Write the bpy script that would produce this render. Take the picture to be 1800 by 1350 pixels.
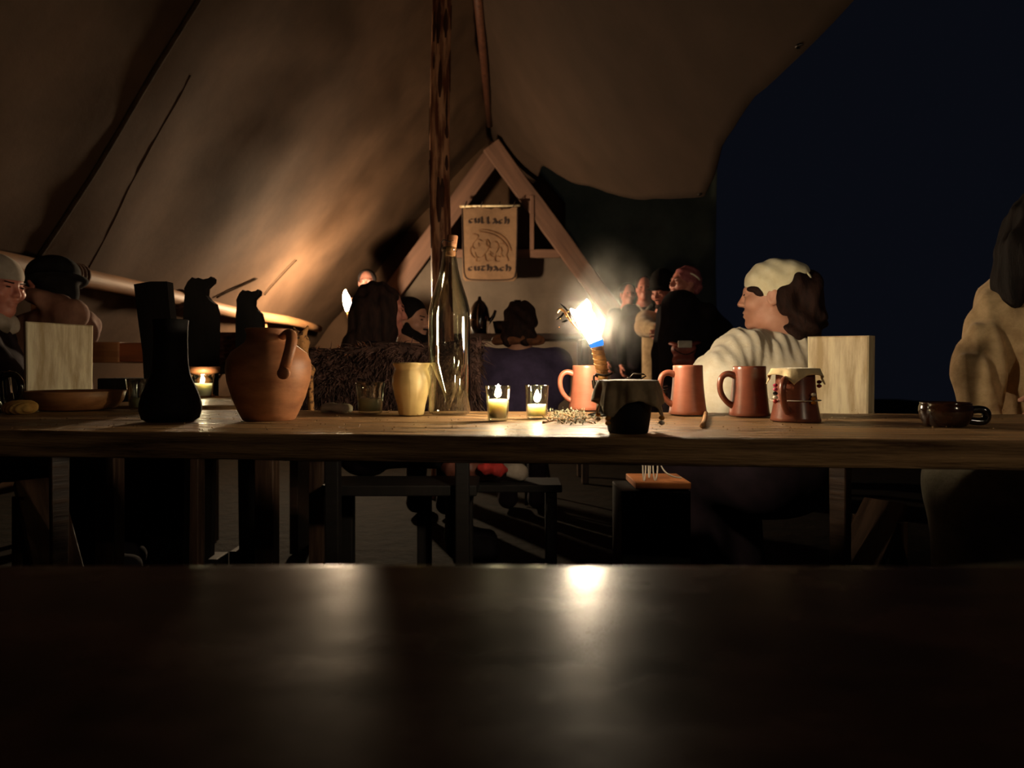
import bpy, bmesh, math, random
import numpy as np
from mathutils import Vector, Matrix, noise

random.seed(7); rng = np.random.default_rng(7)
for o in list(bpy.data.objects): bpy.data.objects.remove(o, do_unlink=True)
SC = bpy.context.scene; COL = SC.collection
PI = math.pi

# ------------------------------------------------------------------ camera, world, exposure
FPX, HZ, CZ = 1170.0, 648.0, 0.863          # focal length in px (1800 wide), horizon row, lens height
TT = 0.75                                    # table top height
cam = bpy.data.cameras.new('camera'); camo = bpy.data.objects.new('camera', cam); COL.objects.link(camo)
camo.location = (0, 0, CZ); camo.rotation_euler = (PI/2, 0, 0)
cam.sensor_width = 36; cam.lens = FPX/1800*36; cam.shift_y = -(675-HZ)/1800
cam.clip_start = 0.02; cam.clip_end = 200
cam.dof.use_dof = True; cam.dof.focus_distance = 1.65; cam.dof.aperture_fstop = 4.2
SC.camera = camo
SC.view_settings.view_transform = 'Standard'; SC.view_settings.look = 'None'
SC.view_settings.gamma = 1; SC.view_settings.use_curve_mapping = False
SC.view_settings.exposure = 0.0
W = bpy.data.worlds.new('night'); SC.world = W; W.use_nodes = True
W.node_tree.nodes['Background'].inputs[0].default_value = (0.30, 0.36, 0.62, 1)
W.node_tree.nodes['Background'].inputs[1].default_value = 0.0085
FLAME_L, CANDLE_L, TORCH2_L, FIRE_L, LANT_L = 400.0, 330.0, 2500.0, 15.0, 2500.0     # brightness of torch, candle and far torch flames

def P(px, py, D): return Vector(((px-900)/FPX*D, D, CZ+(HZ-py)/FPX*D))
def TB(py, h=None): return FPX*(CZ-TT if h is None else h)/(py-HZ)   # depth of a table-top point seen at row py

# ------------------------------------------------------------------ helpers
def lin(c):
    if isinstance(c, str):
        c = [int(c[i:i+2], 16)/255 for i in (0, 2, 4)]
    return tuple((x/12.92 if x <= .04045 else ((x+.055)/1.055)**2.4) for x in c) + (1,)

def tag(o, label, cat=None, group=None, kind=None):
    if label: o['label'] = label
    if cat: o['category'] = cat
    if group: o['group'] = group
    if kind: o['kind'] = kind
    return o

def par(c, p):
    c.parent = p
    c.matrix_parent_inverse = Matrix.Translation(-p.location)
    return c

def thing(name, label, cat, loc=(0, 0, 0), group=None):
    o = bpy.data.objects.new(name, None); COL.objects.link(o); o.location = loc
    o.empty_display_size = .05
    return tag(o, label, cat, group)

def link(name, me, mat=None, parent=None, smooth=True):
    if smooth: me.polygons.foreach_set('use_smooth', [True]*len(me.polygons))
    if mat: me.materials.append(mat)
    o = bpy.data.objects.new(name, me); COL.objects.link(o)
    if parent is not None: par(o, parent)
    return o

def mesh(name, v, f, mat=None, parent=None, smooth=True):
    me = bpy.data.meshes.new(name); me.from_pydata([tuple(x) for x in v], [], [tuple(int(i) for i in q) for q in f]); me.update()
    return link(name, me, mat, parent, smooth)

def bmobj(name, bm, mat=None, parent=None, smooth=True):
    me = bpy.data.meshes.new(name); bmesh.ops.recalc_face_normals(bm, faces=bm.faces); bm.to_mesh(me); bm.free()
    return link(name, me, mat, parent, smooth)

def frame(a, b, up=(0, 0, 1)):
    a = Vector(a); b = Vector(b); x = (b-a).normalized(); u = Vector(up)
    y = u.cross(x)
    if y.length < 1e-4: y = Vector((0, 1, 0)).cross(x)
    y.normalize(); z = x.cross(y)
    return Matrix(((x.x, y.x, z.x), (x.y, y.y, z.y), (x.z, y.z, z.z)))

def box(name, size, M, mat, parent=None, bev=.004, jit=0, cuts=0, smooth=False):
    """box centred on M, bevelled; jit roughens it"""
    bm = bmesh.new(); bmesh.ops.create_cube(bm, size=1)
    for v in bm.verts: v.co = Vector((v.co.x*size[0], v.co.y*size[1], v.co.z*size[2]))
    if cuts:
        es = [e for e in bm.edges if abs((e.verts[0].co-e.verts[1].co).normalized().x) > .9]
        bmesh.ops.subdivide_edges(bm, edges=es, cuts=cuts, use_grid_fill=True)
    if bev:
        es = [e for e in bm.edges if len(e.link_faces) == 2 and e.calc_face_angle(0) > .5]
        bmesh.ops.bevel(bm, geom=es, offset=bev, segments=2, affect='EDGES', profile=.5)
    if jit:
        for v in bm.verts:
            n = noise.noise_vector(v.co*7+Vector((len(name)*3.1, M.translation.x*5, M.translation.y*3)))
            v.co += Vector((0, n.y, n.z))*jit
    o = bmobj(name, bm, mat, None, smooth)
    o.matrix_world = M
    if parent is not None:
        o.parent = parent; o.matrix_parent_inverse = Matrix.Translation(-parent.location)
    return o

def MT(loc, R=None, rz=0):
    M = Matrix.Translation(Vector(loc))
    if R is not None: return M @ R.to_4x4()
    return M @ Matrix.Rotation(rz, 4, 'Z')

def beam(name, a, b, w, t, mat, parent=None, bev=.005, jit=0, cuts=0, up=(0, 0, 1)):
    a = Vector(a); b = Vector(b)
    return box(name, ((b-a).length, w, t), MT((a+b)/2, frame(a, b, up)), mat, parent, bev, jit, cuts)

def tube(name, pts, rad, mat, parent=None, seg=10, close=False, flat=1.0, smooth_pts=0, up=(0, 0, 1)):
    pts = [Vector(p) for p in pts]
    rads = list(rad) if isinstance(rad, (list, tuple)) else [rad]*len(pts)
    for _ in range(smooth_pts):                     # Chaikin-like refinement
        np_, nr = [pts[0]], [rads[0]]
        for i in range(len(pts)-1):
            np_ += [pts[i]*.75+pts[i+1]*.25, pts[i]*.25+pts[i+1]*.75]
            nr += [rads[i]*.75+rads[i+1]*.25, rads[i]*.25+rads[i+1]*.75]
        pts, rads = np_+[pts[-1]], nr+[rads[-1]]
    n = len(pts); v = []; f = []; prev = None
    for i, p in enumerate(pts):
        if close: t = (pts[(i+1) % n]-pts[i-1]).normalized()
        else: t = (pts[min(i+1, n-1)]-pts[max(i-1, 0)]).normalized()
        if prev is None:
            a = Vector(up).cross(t)
            if a.length < 1e-3: a = Vector((1, 0, 0)).cross(t)
        else: a = prev-t*prev.dot(t)
        a.normalize(); prev = a; b = t.cross(a)
        for k in range(seg):
            th = 2*PI*k/seg
            v.append(p+(a*math.cos(th)+b*math.sin(th)*flat)*rads[i])
    m = n if close else n-1
    for i in range(m):
        for k in range(seg):
            j = (i+1) % n
            f.append((i*seg+k, i*seg+(k+1) % seg, j*seg+(k+1) % seg, j*seg+k))
    if not close:
        f.append(tuple(range(seg))[::-1]); f.append(tuple((n-1)*seg+k for k in range(seg)))
    return mesh(name, v, f, mat, parent)

def lathe(name, c, prof, mat, parent=None, seg=40, wob=0, fl=0, nfl=0, tilt=None):
    """prof: (radius, height) pairs from the axis outwards and back; c base centre"""
    v = []; f = []; c = Vector(c); n = len(prof)
    for i, (r, z) in enumerate(prof):
        for k in range(seg):
            th = 2*PI*k/seg
            rr = r*(1+wob*noise.noise(Vector((math.cos(th)*1.5, math.sin(th)*1.5, z*12+c.x*9)))+fl*math.cos(nfl*th))
            p = Vector((rr*math.cos(th), rr*math.sin(th), z))
            if tilt: p = tilt @ p
            v.append(c+p)
    for i in range(n-1):
        for k in range(seg):
            f.append((i*seg+k, i*seg+(k+1) % seg, (i+1)*seg+(k+1) % seg, (i+1)*seg+k))
    if prof[0][0] > 0: f.append(tuple(range(seg))[::-1])
    if prof[-1][0] > 0: f.append(tuple((n-1)*seg+k for k in range(seg)))
    return mesh(name, v, f, mat, parent)

def ball(name, c, r, mat, parent=None, seg=10, M=None):
    bm = bmesh.new(); bmesh.ops.create_uvsphere(bm, u_segments=seg, v_segments=max(6, seg*2//3), radius=1)
    r = (r, r, r) if not isinstance(r, (tuple, list)) else r
    for v in bm.verts:
        p = Vector((v.co.x*r[0], v.co.y*r[1], v.co.z*r[2]))
        if M: p = M @ p
        v.co = p+Vector(c)
    return bmobj(name, bm, mat, parent)

def prism(name, poly, M, t, mat, parent=None, bev=.002):
    """polygon in local XZ, thickness t along local Y"""
    bm = bmesh.new(); vs = [bm.verts.new((x, -t/2, z)) for x, z in poly]
    fc = bm.faces.new(vs); r = bmesh.ops.extrude_face_region(bm, geom=[fc])
    for e in r['geom']:
        if isinstance(e, bmesh.types.BMVert): e.co.y += t
    if bev:
        es = [e for e in bm.edges if len(e.link_faces) == 2 and e.calc_face_angle(0) > .6]
        bmesh.ops.bevel(bm, geom=es, offset=bev, segments=1, affect='EDGES')
    o = bmobj(name, bm, mat, None, False); o.matrix_world = M
    if parent is not None:
        o.parent = parent; o.matrix_parent_inverse = Matrix.Translation(-parent.location)
    return o

# ------------------------------------------------------------------ materials
def mat(name, c1, c2=None, scale=8, rough=.7, bump=.15, stretch=(1, 1, 1), metal=0, coat=0, detail=6, sss=0,
        spec=.5, contrast=(.35, .65), rvar=0, bdist=.01, sheen=0, crot=(0, 0, 0)):
    m = bpy.data.materials.new(name); m.use_nodes = True; nt = m.node_tree; N = nt.nodes; L = nt.links
    b = N['Principled BSDF']; b.inputs['Roughness'].default_value = rough; b.inputs['Metallic'].default_value = metal
    b.inputs['Specular IOR Level'].default_value = spec
    if coat: b.inputs['Coat Weight'].default_value = coat; b.inputs['Coat Roughness'].default_value = .12
    if sheen: b.inputs['Sheen Weight'].default_value = sheen
    if sss:
        b.inputs['Subsurface Weight'].default_value = sss; b.inputs['Subsurface Radius'].default_value = (.02, .012, .006) if sss < .9 else (.012, .0112, .0098)
        b.inputs['Subsurface Scale'].default_value = 1.0
    a = lin(c1); z = lin(c2) if c2 else tuple(x*.6 for x in a[:3])+(1,)
    tc = N.new('ShaderNodeTexCoord'); mp = N.new('ShaderNodeMapping'); mp.inputs['Scale'].default_value = stretch
    mp.inputs['Rotation'].default_value = crot
    L.new(tc.outputs['Object'], mp.inputs[0])
    nz = N.new('ShaderNodeTexNoise'); nz.inputs['Scale'].default_value = scale; nz.inputs['Detail'].default_value = detail
    nz.inputs['Roughness'].default_value = .62
    L.new(mp.outputs[0], nz.inputs['Vector'])
    cr = N.new('ShaderNodeValToRGB'); cr.color_ramp.elements[0].position = contrast[0]; cr.color_ramp.elements[1].position = contrast[1]
    cr.color_ramp.elements[0].color = z; cr.color_ramp.elements[1].color = a
    L.new(nz.outputs['Fac'], cr.inputs[0]); L.new(cr.outputs[0], b.inputs['Base Color'])
    if rvar:
        mr = N.new('ShaderNodeMapRange'); mr.inputs[1].default_value = .3; mr.inputs[2].default_value = .7
        mr.inputs[3].default_value = max(.03, rough-rvar); mr.inputs[4].default_value = min(1, rough+rvar)
        L.new(nz.outputs['Fac'], mr.inputs[0]); L.new(mr.outputs[0], b.inputs['Roughness'])
    if bump:
        bp = N.new('ShaderNodeBump'); bp.inputs['Strength'].default_value = bump; bp.inputs['Distance'].default_value = bdist
        L.new(nz.outputs['Fac'], bp.inputs['Height']); L.new(bp.outputs[0], b.inputs['Normal'])
    return m

def emat(name, col, s):
    m = bpy.data.materials.new(name); m.use_nodes = True; N = m.node_tree.nodes; L = m.node_tree.links
    N.remove(N['Principled BSDF']); e = N.new('ShaderNodeEmission')
    e.inputs[0].default_value = (*col, 1); e.inputs[1].default_value = s
    L.new(e.outputs[0], N['Material Output'].inputs[0]); return m

def glass(name, tint, edge, rough=.03, base=.05, refl=.85, power=3.2):
    """thin-walled glass: a clear pane that reflects more the flatter it is looked at"""
    m = bpy.data.materials.new(name); m.use_nodes = True; N = m.node_tree.nodes; L = m.node_tree.links
    N.remove(N['Principled BSDF'])
    t = N.new('ShaderNodeBsdfTransparent'); g = N.new('ShaderNodeBsdfGlossy'); g.inputs['Roughness'].default_value = rough
    lw = N.new('ShaderNodeLayerWeight'); lw.inputs[0].default_value = .5
    pw = N.new('ShaderNodeMath'); pw.operation = 'POWER'; pw.inputs[1].default_value = power
    L.new(lw.outputs['Facing'], pw.inputs[0])
    mr = N.new('ShaderNodeMapRange'); mr.inputs[3].default_value = base; mr.inputs[4].default_value = refl
    L.new(pw.outputs[0], mr.inputs[0])
    mc = N.new('ShaderNodeMix'); mc.data_type = 'RGBA'; mc.inputs[6].default_value = (*tint, 1); mc.inputs[7].default_value = (*edge, 1)
    L.new(pw.outputs[0], mc.inputs[0]); L.new(mc.outputs[2], t.inputs[0])
    mx = N.new('ShaderNodeMixShader'); L.new(mr.outputs[0], mx.inputs[0]); L.new(t.outputs[0], mx.inputs[1]); L.new(g.outputs[0], mx.inputs[2])
    nz = N.new('ShaderNodeTexNoise'); nz.inputs['Scale'].default_value = 28; bp = N.new('ShaderNodeBump')
    bp.inputs['Strength'].default_value = .12; bp.inputs['Distance'].default_value = .004
    tc = N.new('ShaderNodeTexCoord'); mp = N.new('ShaderNodeMapping'); mp.inputs['Scale'].default_value = (1, 1, .35)
    L.new(tc.outputs['Object'], mp.inputs[0]); L.new(mp.outputs[0], nz.inputs['Vector'])
    L.new(nz.outputs['Fac'], bp.inputs['Height']); L.new(bp.outputs[0], g.inputs['Normal'])
    L.new(mx.outputs[0], N['Material Output'].inputs[0]); return m

M = {}
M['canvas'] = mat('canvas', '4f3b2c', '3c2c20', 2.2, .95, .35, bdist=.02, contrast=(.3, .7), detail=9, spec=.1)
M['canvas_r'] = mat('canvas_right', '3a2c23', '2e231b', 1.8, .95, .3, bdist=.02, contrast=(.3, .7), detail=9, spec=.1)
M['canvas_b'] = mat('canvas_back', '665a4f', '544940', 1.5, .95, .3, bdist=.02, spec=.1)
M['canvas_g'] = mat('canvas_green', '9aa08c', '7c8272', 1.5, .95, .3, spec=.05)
M['seam'] = mat('seam', '3a2a1a', '2a1d12', 20, .95, .2, spec=.1)
M['earth'] = mat('earth', '1c150e', '100d08', 9, .95, .6, bdist=.03, spec=.1)
M['table'] = mat('table_wood', 'bb9162', '5a3e24', 9, .40, 1.0, (.5, 7, 7), rvar=.2, detail=10, bdist=.016, contrast=(.36, .62), spec=.55)
M['table_d'] = mat('table_wood_dark', '4a3424', '281b12', 7, .5, .5, (.55, 6, 6), rvar=.15, detail=9, bdist=.006)
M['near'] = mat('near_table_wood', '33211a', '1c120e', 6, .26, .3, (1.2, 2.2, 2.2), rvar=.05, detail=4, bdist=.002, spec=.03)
M['pole'] = mat('pole_wood', 'dca27a', '74402a', 12, .38, .7, (2.2, 2.2, .25), detail=7, bdist=.02, contrast=(.42, .58))
M['bark'] = mat('bark', '54301f', '341b11', 14, .42, .6, (2, 2, .4), bdist=.01)
M['timber'] = mat('timber', '70503f', '553b2e', 3, .8, .3, (.3, 4, 4))
M['rail'] = mat('rail_wood', 'a8774a', '7e5634', 5, .65, .3, (4, .4, 4))
M['rope'] = mat('rope', '6b4a34', '3c2518', 40, .9, .4)
M['pale'] = mat('pale_wood', 'f2e2bc', 'c0a478', 9, .6, .5, (3.5, 3.5, .5), detail=8, bdist=.006, contrast=(.36, .6))
M['black'] = mat('blackened_wood', '17110e', '0d0a08', 8, .7, .25, (3, 3, .6), spec=.3)
M['leatherb'] = mat('black_leather', '14100d', '0b0907', 30, .75, .25, spec=.25)
M['redwood'] = mat('reddish_wood', '8e4c2c', '6a3620', 6, .5, .3, (.5, 4, 4))
M['dish'] = mat('dish_wood', 'a9714a', '845436', 6, .5, .25, (.6, 3, 6))
M['clay'] = mat('jug_clay', 'b47850', '8e5b3c', 14, .5, .3, (1, 1, 2.4), bdist=.004, spec=.4)
M['terra'] = mat('terracotta', '9a5c46', '8a503c', 16, .38, .08, (1, 1, 3), bdist=.003, spec=.45)
M['terrad'] = mat('glazed_terracotta', '7c4634', '6c3b2b', 16, .28, .06, (1, 1, 3), bdist=.003, spec=.5)
M['cream'] = mat('cream_ceramic', 'd6bc88', 'c8ac76', 10, .4, .06, (1, 1, 2), bdist=.003)
M['glaze'] = mat('brown_glaze', '4a2a18', '2c180e', 12, .14, .06, spec=.6, coat=.5)
M['dglaze'] = mat('dark_glaze', '1d120d', '120b08', 12, .12, .05, spec=.6, coat=.4)
M['wax'] = mat('wax', 'faf3e0', 'f4ecd4', 18, .45, .05, sss=.95)
M['waxu'] = mat('old_wax', 'd8d6bc', 'c4c5a6', 18, .45, .05, sss=.95)
M['wick'] = mat('wick', '1a120d', '0c0806', 30, .9, .1)
M['glass'] = glass('votive_glass', (.93, .95, .9), (.62, .66, .55), .05, .09, .9, 2.4)
M['bglass'] = glass('bottle_glass', (.95, .96, .90), (.62, .64, .50), .03, .12, .95, 1.7)
M['cork'] = mat('cork', 'c08a62', '8e5c3e', 40, .85, .3)
M['iron'] = mat('iron', '4a423c', '2a2522', 20, .45, .2, metal=.8)
M['torch'] = mat('torch_wrap', 'cf9a5e', '96653a', 26, .75, .6, (1, 1, 2.2), bdist=.008)
M['clothb'] = mat('brown_cloth', 'b09470', '7e684c', 22, .75, .3, sheen=.3)
M['clothc'] = mat('cream_cloth', 'e3cda0', 'cdb586', 30, .9, .25, sheen=.3)
M['twig'] = mat('twig', 'b98a5c', '8c6340', 20, .8, .3)
M['herb'] = mat('herb', '9a9478', '5c5c48', 40, .9, .3)
M['banner'] = mat('banner_cloth', '765a41', '654b35', 12, .92, .25, contrast=(.3, .7))
M['ink'] = mat('ink', '2a1710', '1c0f0a', 12, .9, 0)
M['inkb'] = mat('ink_brown', '6a4628', '54361e', 12, .9, 0)
M['white'] = mat('white_rag', 'cfc3b2', 'a89c8c', 18, .9, .3)
M['bread'] = mat('bread', 'd6a862', 'a9743a', 22, .85, .4)
M['skin'] = mat('skin', 'd6a087', 'c88f74', 16, .52, .05, sss=.15, bdist=.002)
M['skinr'] = mat('skin_ruddy', 'c98472', 'b8705f', 16, .5, .05, sss=.12, bdist=.002)
M['skint'] = mat('skin_tanned', '5f3b30', '523228', 16, .55, .05, bdist=.002)
M['eye'] = mat('eye_dark', '2a1a14', '170e0a', 10, .2, 0)
M['hairbr'] = mat('hair_brown', '34201a', '1c100d', 24, .8, .6, (2, 2, .5), bdist=.01, spec=.2)
M['hairbk'] = mat('hair_black', '1d1513', '0f0b0a', 24, .8, .6, (2.5, 2.5, .5), bdist=.01, spec=.2)
M['hairpk'] = mat('hair_pink', 'b0686a', '8a4a4e', 24, .6, .5, (2, 2, .5), bdist=.01, spec=.2)
M['linen'] = mat('linen', 'f3e9d4', 'e6d8bc', 26, .9, .25, sheen=.2)
M['linend'] = mat('linen_tan', 'b89c74', '9c825e', 26, .9, .3, sheen=.2)
M['robe'] = mat('robe_linen', 'd2b488', 'b2946a', 26, .9, .3, sheen=.2)
M['linenw'] = mat('linen_skirt', '8f8672', '746b58', 18, .95, .4, sheen=.2)
M['kerchief'] = mat('kerchief_cloth', 'efe6c6', 'e2d6ae', 26, .9, .2, sheen=.2)
M['purple'] = mat('cloak_flare_tint', '66587e', '4e4362', 12, .95, .25)  # dark cloak; purple haze and brightness of the lens flare put into its colour
M['darkp'] = mat('dark_cloth', '2b2027', '1d161b', 14, .95, .25, spec=.15)
M['blackc'] = mat('black_cloth', '1c181c', '120f12', 14, .95, .25, spec=.15)
M['hat'] = mat('felt_hat', '23211f', '181615', 20, .95, .2, spec=.1)
M['pinkbr'] = mat('pinkish_sleeve', '8e6654', '724e40', 14, .9, .3)
M['cap'] = mat('grey_cap', 'b3a596', '93867a', 14, .9, .25)
M['pouch'] = mat('pouch_leather', '93483a', '6f342a', 16, .5, .2)
M['brownc'] = mat('brown_shift', '7e5238', '65402c', 16, .9, .2)
M['fur'] = mat('dark_fur', '523830', '2a1b17', 30, .8, .2, spec=.3)
M['furr'] = mat('reddish_fur', '8a5638', '5c3826', 30, .8, .2, spec=.3)
M['pelt'] = mat('spotted_pelt', 'b9824c', '4a2c1a', 60, .85, .3, contrast=(.42, .5))
M['quilt'] = mat('quilt', '7c4a3a', '5c342a', 20, .5, .2)
M['red'] = mat('red_cloth', 'c2322c', '8a1f1c', 20, .8, .2)
M['orange'] = mat('orange_board', 'b8713c', '935428', 10, .7, .2)
M['flame'] = emat('torch_flame', (1, .80, .54), FLAME_L)
M['flamec'] = emat('candle_flame', (1, .78, .48), CANDLE_L)
M['flame2'] = emat('far_torch_flame', (1, .74, .46), TORCH2_L)
M['fire'] = emat('fire_flame', (1, .60, .40), FIRE_L)
M['lant'] = emat('lantern_flame', (1, .78, .58), LANT_L)
M['blue'] = emat('flame_blue', (.05, .30, 1.0), 1.1)
M['ember'] = emat('ember', (1, .40, .10), 2.2)

# ------------------------------------------------------------------ signed distance modelling for bodies and cloth
class Sdf:
    def __init__(s): s.p = []
    def ell(s, c, r, R=None, k=.02, op='u'):
        s.p.append(('e', np.array(c, float), np.array(r, float), None if R is None else np.array(R, float), k, op)); return s
    def cone(s, a, b, ra, rb, k=.02, op='u'):
        s.p.append(('c', np.array(a, float), np.array(b, float), (ra, rb), k, op)); return s
    def plane(s, p, n, k=.004):           # keep the side n points to
        n = np.array(n, float); s.p.append(('p', np.array(p, float), n/np.linalg.norm(n), None, k, 'i')); return s
    def build(s, h, disp=None):
        lo = np.full(3, 1e9); hi = -lo; boxes = []
        for q in s.p:
            if q[0] == 'e':
                r = q[2].max() if q[3] is not None else q[2]; a, b = q[1]-r, q[1]+r
            elif q[0] == 'c':
                a = np.minimum(q[1]-q[3][0], q[2]-q[3][1]); b = np.maximum(q[1]+q[3][0], q[2]+q[3][1])
            else: boxes.append(None); continue
            boxes.append((a, b))
            if q[5] == 'u': lo = np.minimum(lo, a); hi = np.maximum(hi, b)
        lo -= 3*h+.012; hi += 3*h+.012
        n = np.ceil((hi-lo)/h).astype(int)+1
        ax = [lo[i]+h*np.arange(n[i]) for i in range(3)]
        F = np.full(n, .25)
        for q, bb in zip(s.p, boxes):
            k = q[4]
            if bb is None: sl = (slice(None),)*3
            else:
                i0 = np.clip(np.floor((bb[0]-lo-2.0*k-3*h)/h).astype(int), 0, n-1)
                i1 = np.clip(np.ceil((bb[1]-lo+2.0*k+3*h)/h).astype(int)+1, 1, n)
                sl = tuple(slice(i0[i], i1[i]) for i in range(3))
            X = ax[0][sl[0]][:, None, None]; Y = ax[1][sl[1]][None, :, None]; Z = ax[2][sl[2]][None, None, :]
            if q[0] == 'e':
                dx, dy, dz = X-q[1][0], Y-q[1][1], Z-q[1][2]
                if q[3] is not None:
                    R = q[3]
                    dx, dy, dz = (R[0, 0]*dx+R[1, 0]*dy+R[2, 0]*dz, R[0, 1]*dx+R[1, 1]*dy+R[2, 1]*dz, R[0, 2]*dx+R[1, 2]*dy+R[2, 2]*dz)
                r = q[2]
                k0 = np.sqrt((dx/r[0])**2+(dy/r[1])**2+(dz/r[2])**2)
                k1 = np.sqrt((dx/r[0]**2)**2+(dy/r[1]**2)**2+(dz/r[2]**2)**2)+1e-9
                d = k0*(k0-1)/k1
            elif q[0] == 'c':
                ba = q[2]-q[1]; L2 = max(ba.dot(ba), 1e-9)
                dx, dy, dz = X-q[1][0], Y-q[1][1], Z-q[1][2]
                t = np.clip((dx*ba[0]+dy*ba[1]+dz*ba[2])/L2, 0, 1)
                d = np.sqrt((dx-t*ba[0])**2+(dy-t*ba[1])**2+(dz-t*ba[2])**2)-(q[3][0]+(q[3][1]-q[3][0])*t)
            else:
                d = -((X-q[1][0])*q[2][0]+(Y-q[1][1])*q[2][1]+(Z-q[1][2])*q[2][2])
            A = F[sl]
            if q[5] == 'u':
                w = np.clip(.5+.5*(d-A)/k, 0, 1); F[sl] = d*(1-w)+A*w-k*w*(1-w)
            else:
                if q[5] == 's': d = -d
                w = np.clip(.5-.5*(d-A)/k, 0, 1); F[sl] = d*(1-w)+A*w+k*w*(1-w)
        if disp is not None: F = F+disp(ax[0][:, None, None], ax[1][None, :, None], ax[2][None, None, :])
        return nets(F, lo, h)

def nets(F, lo, h):
    S = F < 0; c = [S[i:S.shape[0]-1+i, j:S.shape[1]-1+j, k:S.shape[2]-1+k] for i in (0, 1) for j in (0, 1) for k in (0, 1)]
    anyc = c[0].copy(); allc = c[0].copy()
    for q in c[1:]: anyc |= q; allc &= q
    act = np.argwhere(anyc & ~allc); idx = np.full(c[0].shape, -1, int); idx[tuple(act.T)] = np.arange(len(act))
    offs = np.array([(i, j, k) for i in (0, 1) for j in (0, 1) for k in (0, 1)])
    val = np.stack([F[act[:, 0]+o[0], act[:, 1]+o[1], act[:, 2]+o[2]] for o in offs], 1)
    acc = np.zeros((len(act), 3)); cnt = np.zeros(len(act))
    for a in range(8):
        for b in range(a+1, 8):
            if np.abs(offs[a]-offs[b]).sum() != 1: continue
            m = (val[:, a] < 0) != (val[:, b] < 0)
            t = val[m, a]/(val[m, a]-val[m, b])
            acc[m] += offs[a]+(offs[b]-offs[a])*t[:, None]; cnt[m] += 1
    V = lo+(act+acc/cnt[:, None])*h
    quads = []
    for ax in range(3):
        s0 = [slice(None)]*3; s1 = [slice(None)]*3; s0[ax] = slice(0, -1); s1[ax] = slice(1, None)
        a, b = S[tuple(s0)], S[tuple(s1)]
        e = np.argwhere(a != b); u, w = (ax+1) % 3, (ax+2) % 3
        e = e[(e[:, u] > 0) & (e[:, w] > 0) & (e[:, u] < S.shape[u]-1) & (e[:, w] < S.shape[w]-1)]
        ins = a[tuple(e.T)]
        def g(du, dw):
            q = e.copy(); q[:, u] += du; q[:, w] += dw; return idx[tuple(q.T)]
        Q = np.stack([g(-1, -1), g(0, -1), g(0, 0), g(-1, 0)], 1)
        Q[~ins] = Q[~ins][:, ::-1]; quads.append(Q)
    return V, np.concatenate(quads)

def sdfobj(name, S, h, mt, parent=None, disp=None):
    V, Q = S.build(h, disp)
    me = bpy.data.meshes.new(name); me.vertices.add(len(V)); me.vertices.foreach_set('co', V.ravel())
    me.loops.add(Q.size); me.loops.foreach_set('vertex_index', Q.ravel().astype(np.int32))
    me.polygons.add(len(Q)); me.polygons.foreach_set('loop_start', np.arange(0, Q.size, 4, dtype=np.int32))
    me.update(calc_edges=True); me.validate()
    return link(name, me, mt, parent)

def folds(amp, freq, dirs=3, seed=0):
    r = np.random.default_rng(seed); ks = r.normal(size=(dirs, 3))*freq; ks[:, 2] *= .35; ph = r.uniform(0, 6, dirs)
    def f(X, Y, Z):
        out = 0
        for k, p in zip(ks, ph): out = out+np.sin(k[0]*X+k[1]*Y+k[2]*Z+p+1.3*np.sin(9*Z+p*2))
        return amp*out/dirs
    return f

def headframe(f, roll=0):
    f = Vector(f).normalized(); l = Vector((0, 0, 1)).cross(f).normalized(); u = f.cross(l)
    R = Matrix(((f.x, l.x, u.x), (f.y, l.y, u.y), (f.z, l.z, u.z)))
    if roll: R = Matrix.Rotation(roll, 3, f) @ R
    return R

def hand(S, w, d, n, t, curl=.5, g=1.0):
    """wrist w, direction d, palm normal n, thumb side t; five separate fingers"""
    d = Vector(d).normalized(); n = Vector(n); n = (n-d*n.dot(d)).normalized(); s = d.cross(n); s *= (1 if s.dot(Vector(t)) > 0 else -1)
    w = Vector(w)
    S.ell(w+d*.045*g, (.05*g, .04*g, .016*g), Matrix((d, s, n)).transposed(), .012)
    for i, (o, L) in enumerate(((.030, .072), (.010, .080), (-.010, .075), (-.029, .058))):
        p = w+d*.082*g+s*o*g; a = .15
        for j, fr in enumerate((.42, .32, .26)):
            a += curl*(.7, 1.0, .8)[j]
            q = p+(d*math.cos(a)+n*math.sin(a))*L*fr*g
            S.cone(p, q, (.0092-.0009*j)*g, (.0085-.0010*j)*g, .004); p = q
    p = w+d*.03*g+s*.03*g
    q = p+(d*.5+s*.8+n*.3).normalized()*.038*g; S.cone(p, q, .012*g, .010*g, .008)
    r = q+(d*.8+s*.25+n*.6*curl).normalized()*.032*g; S.cone(q, r, .010*g, .008*g, .004)

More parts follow.
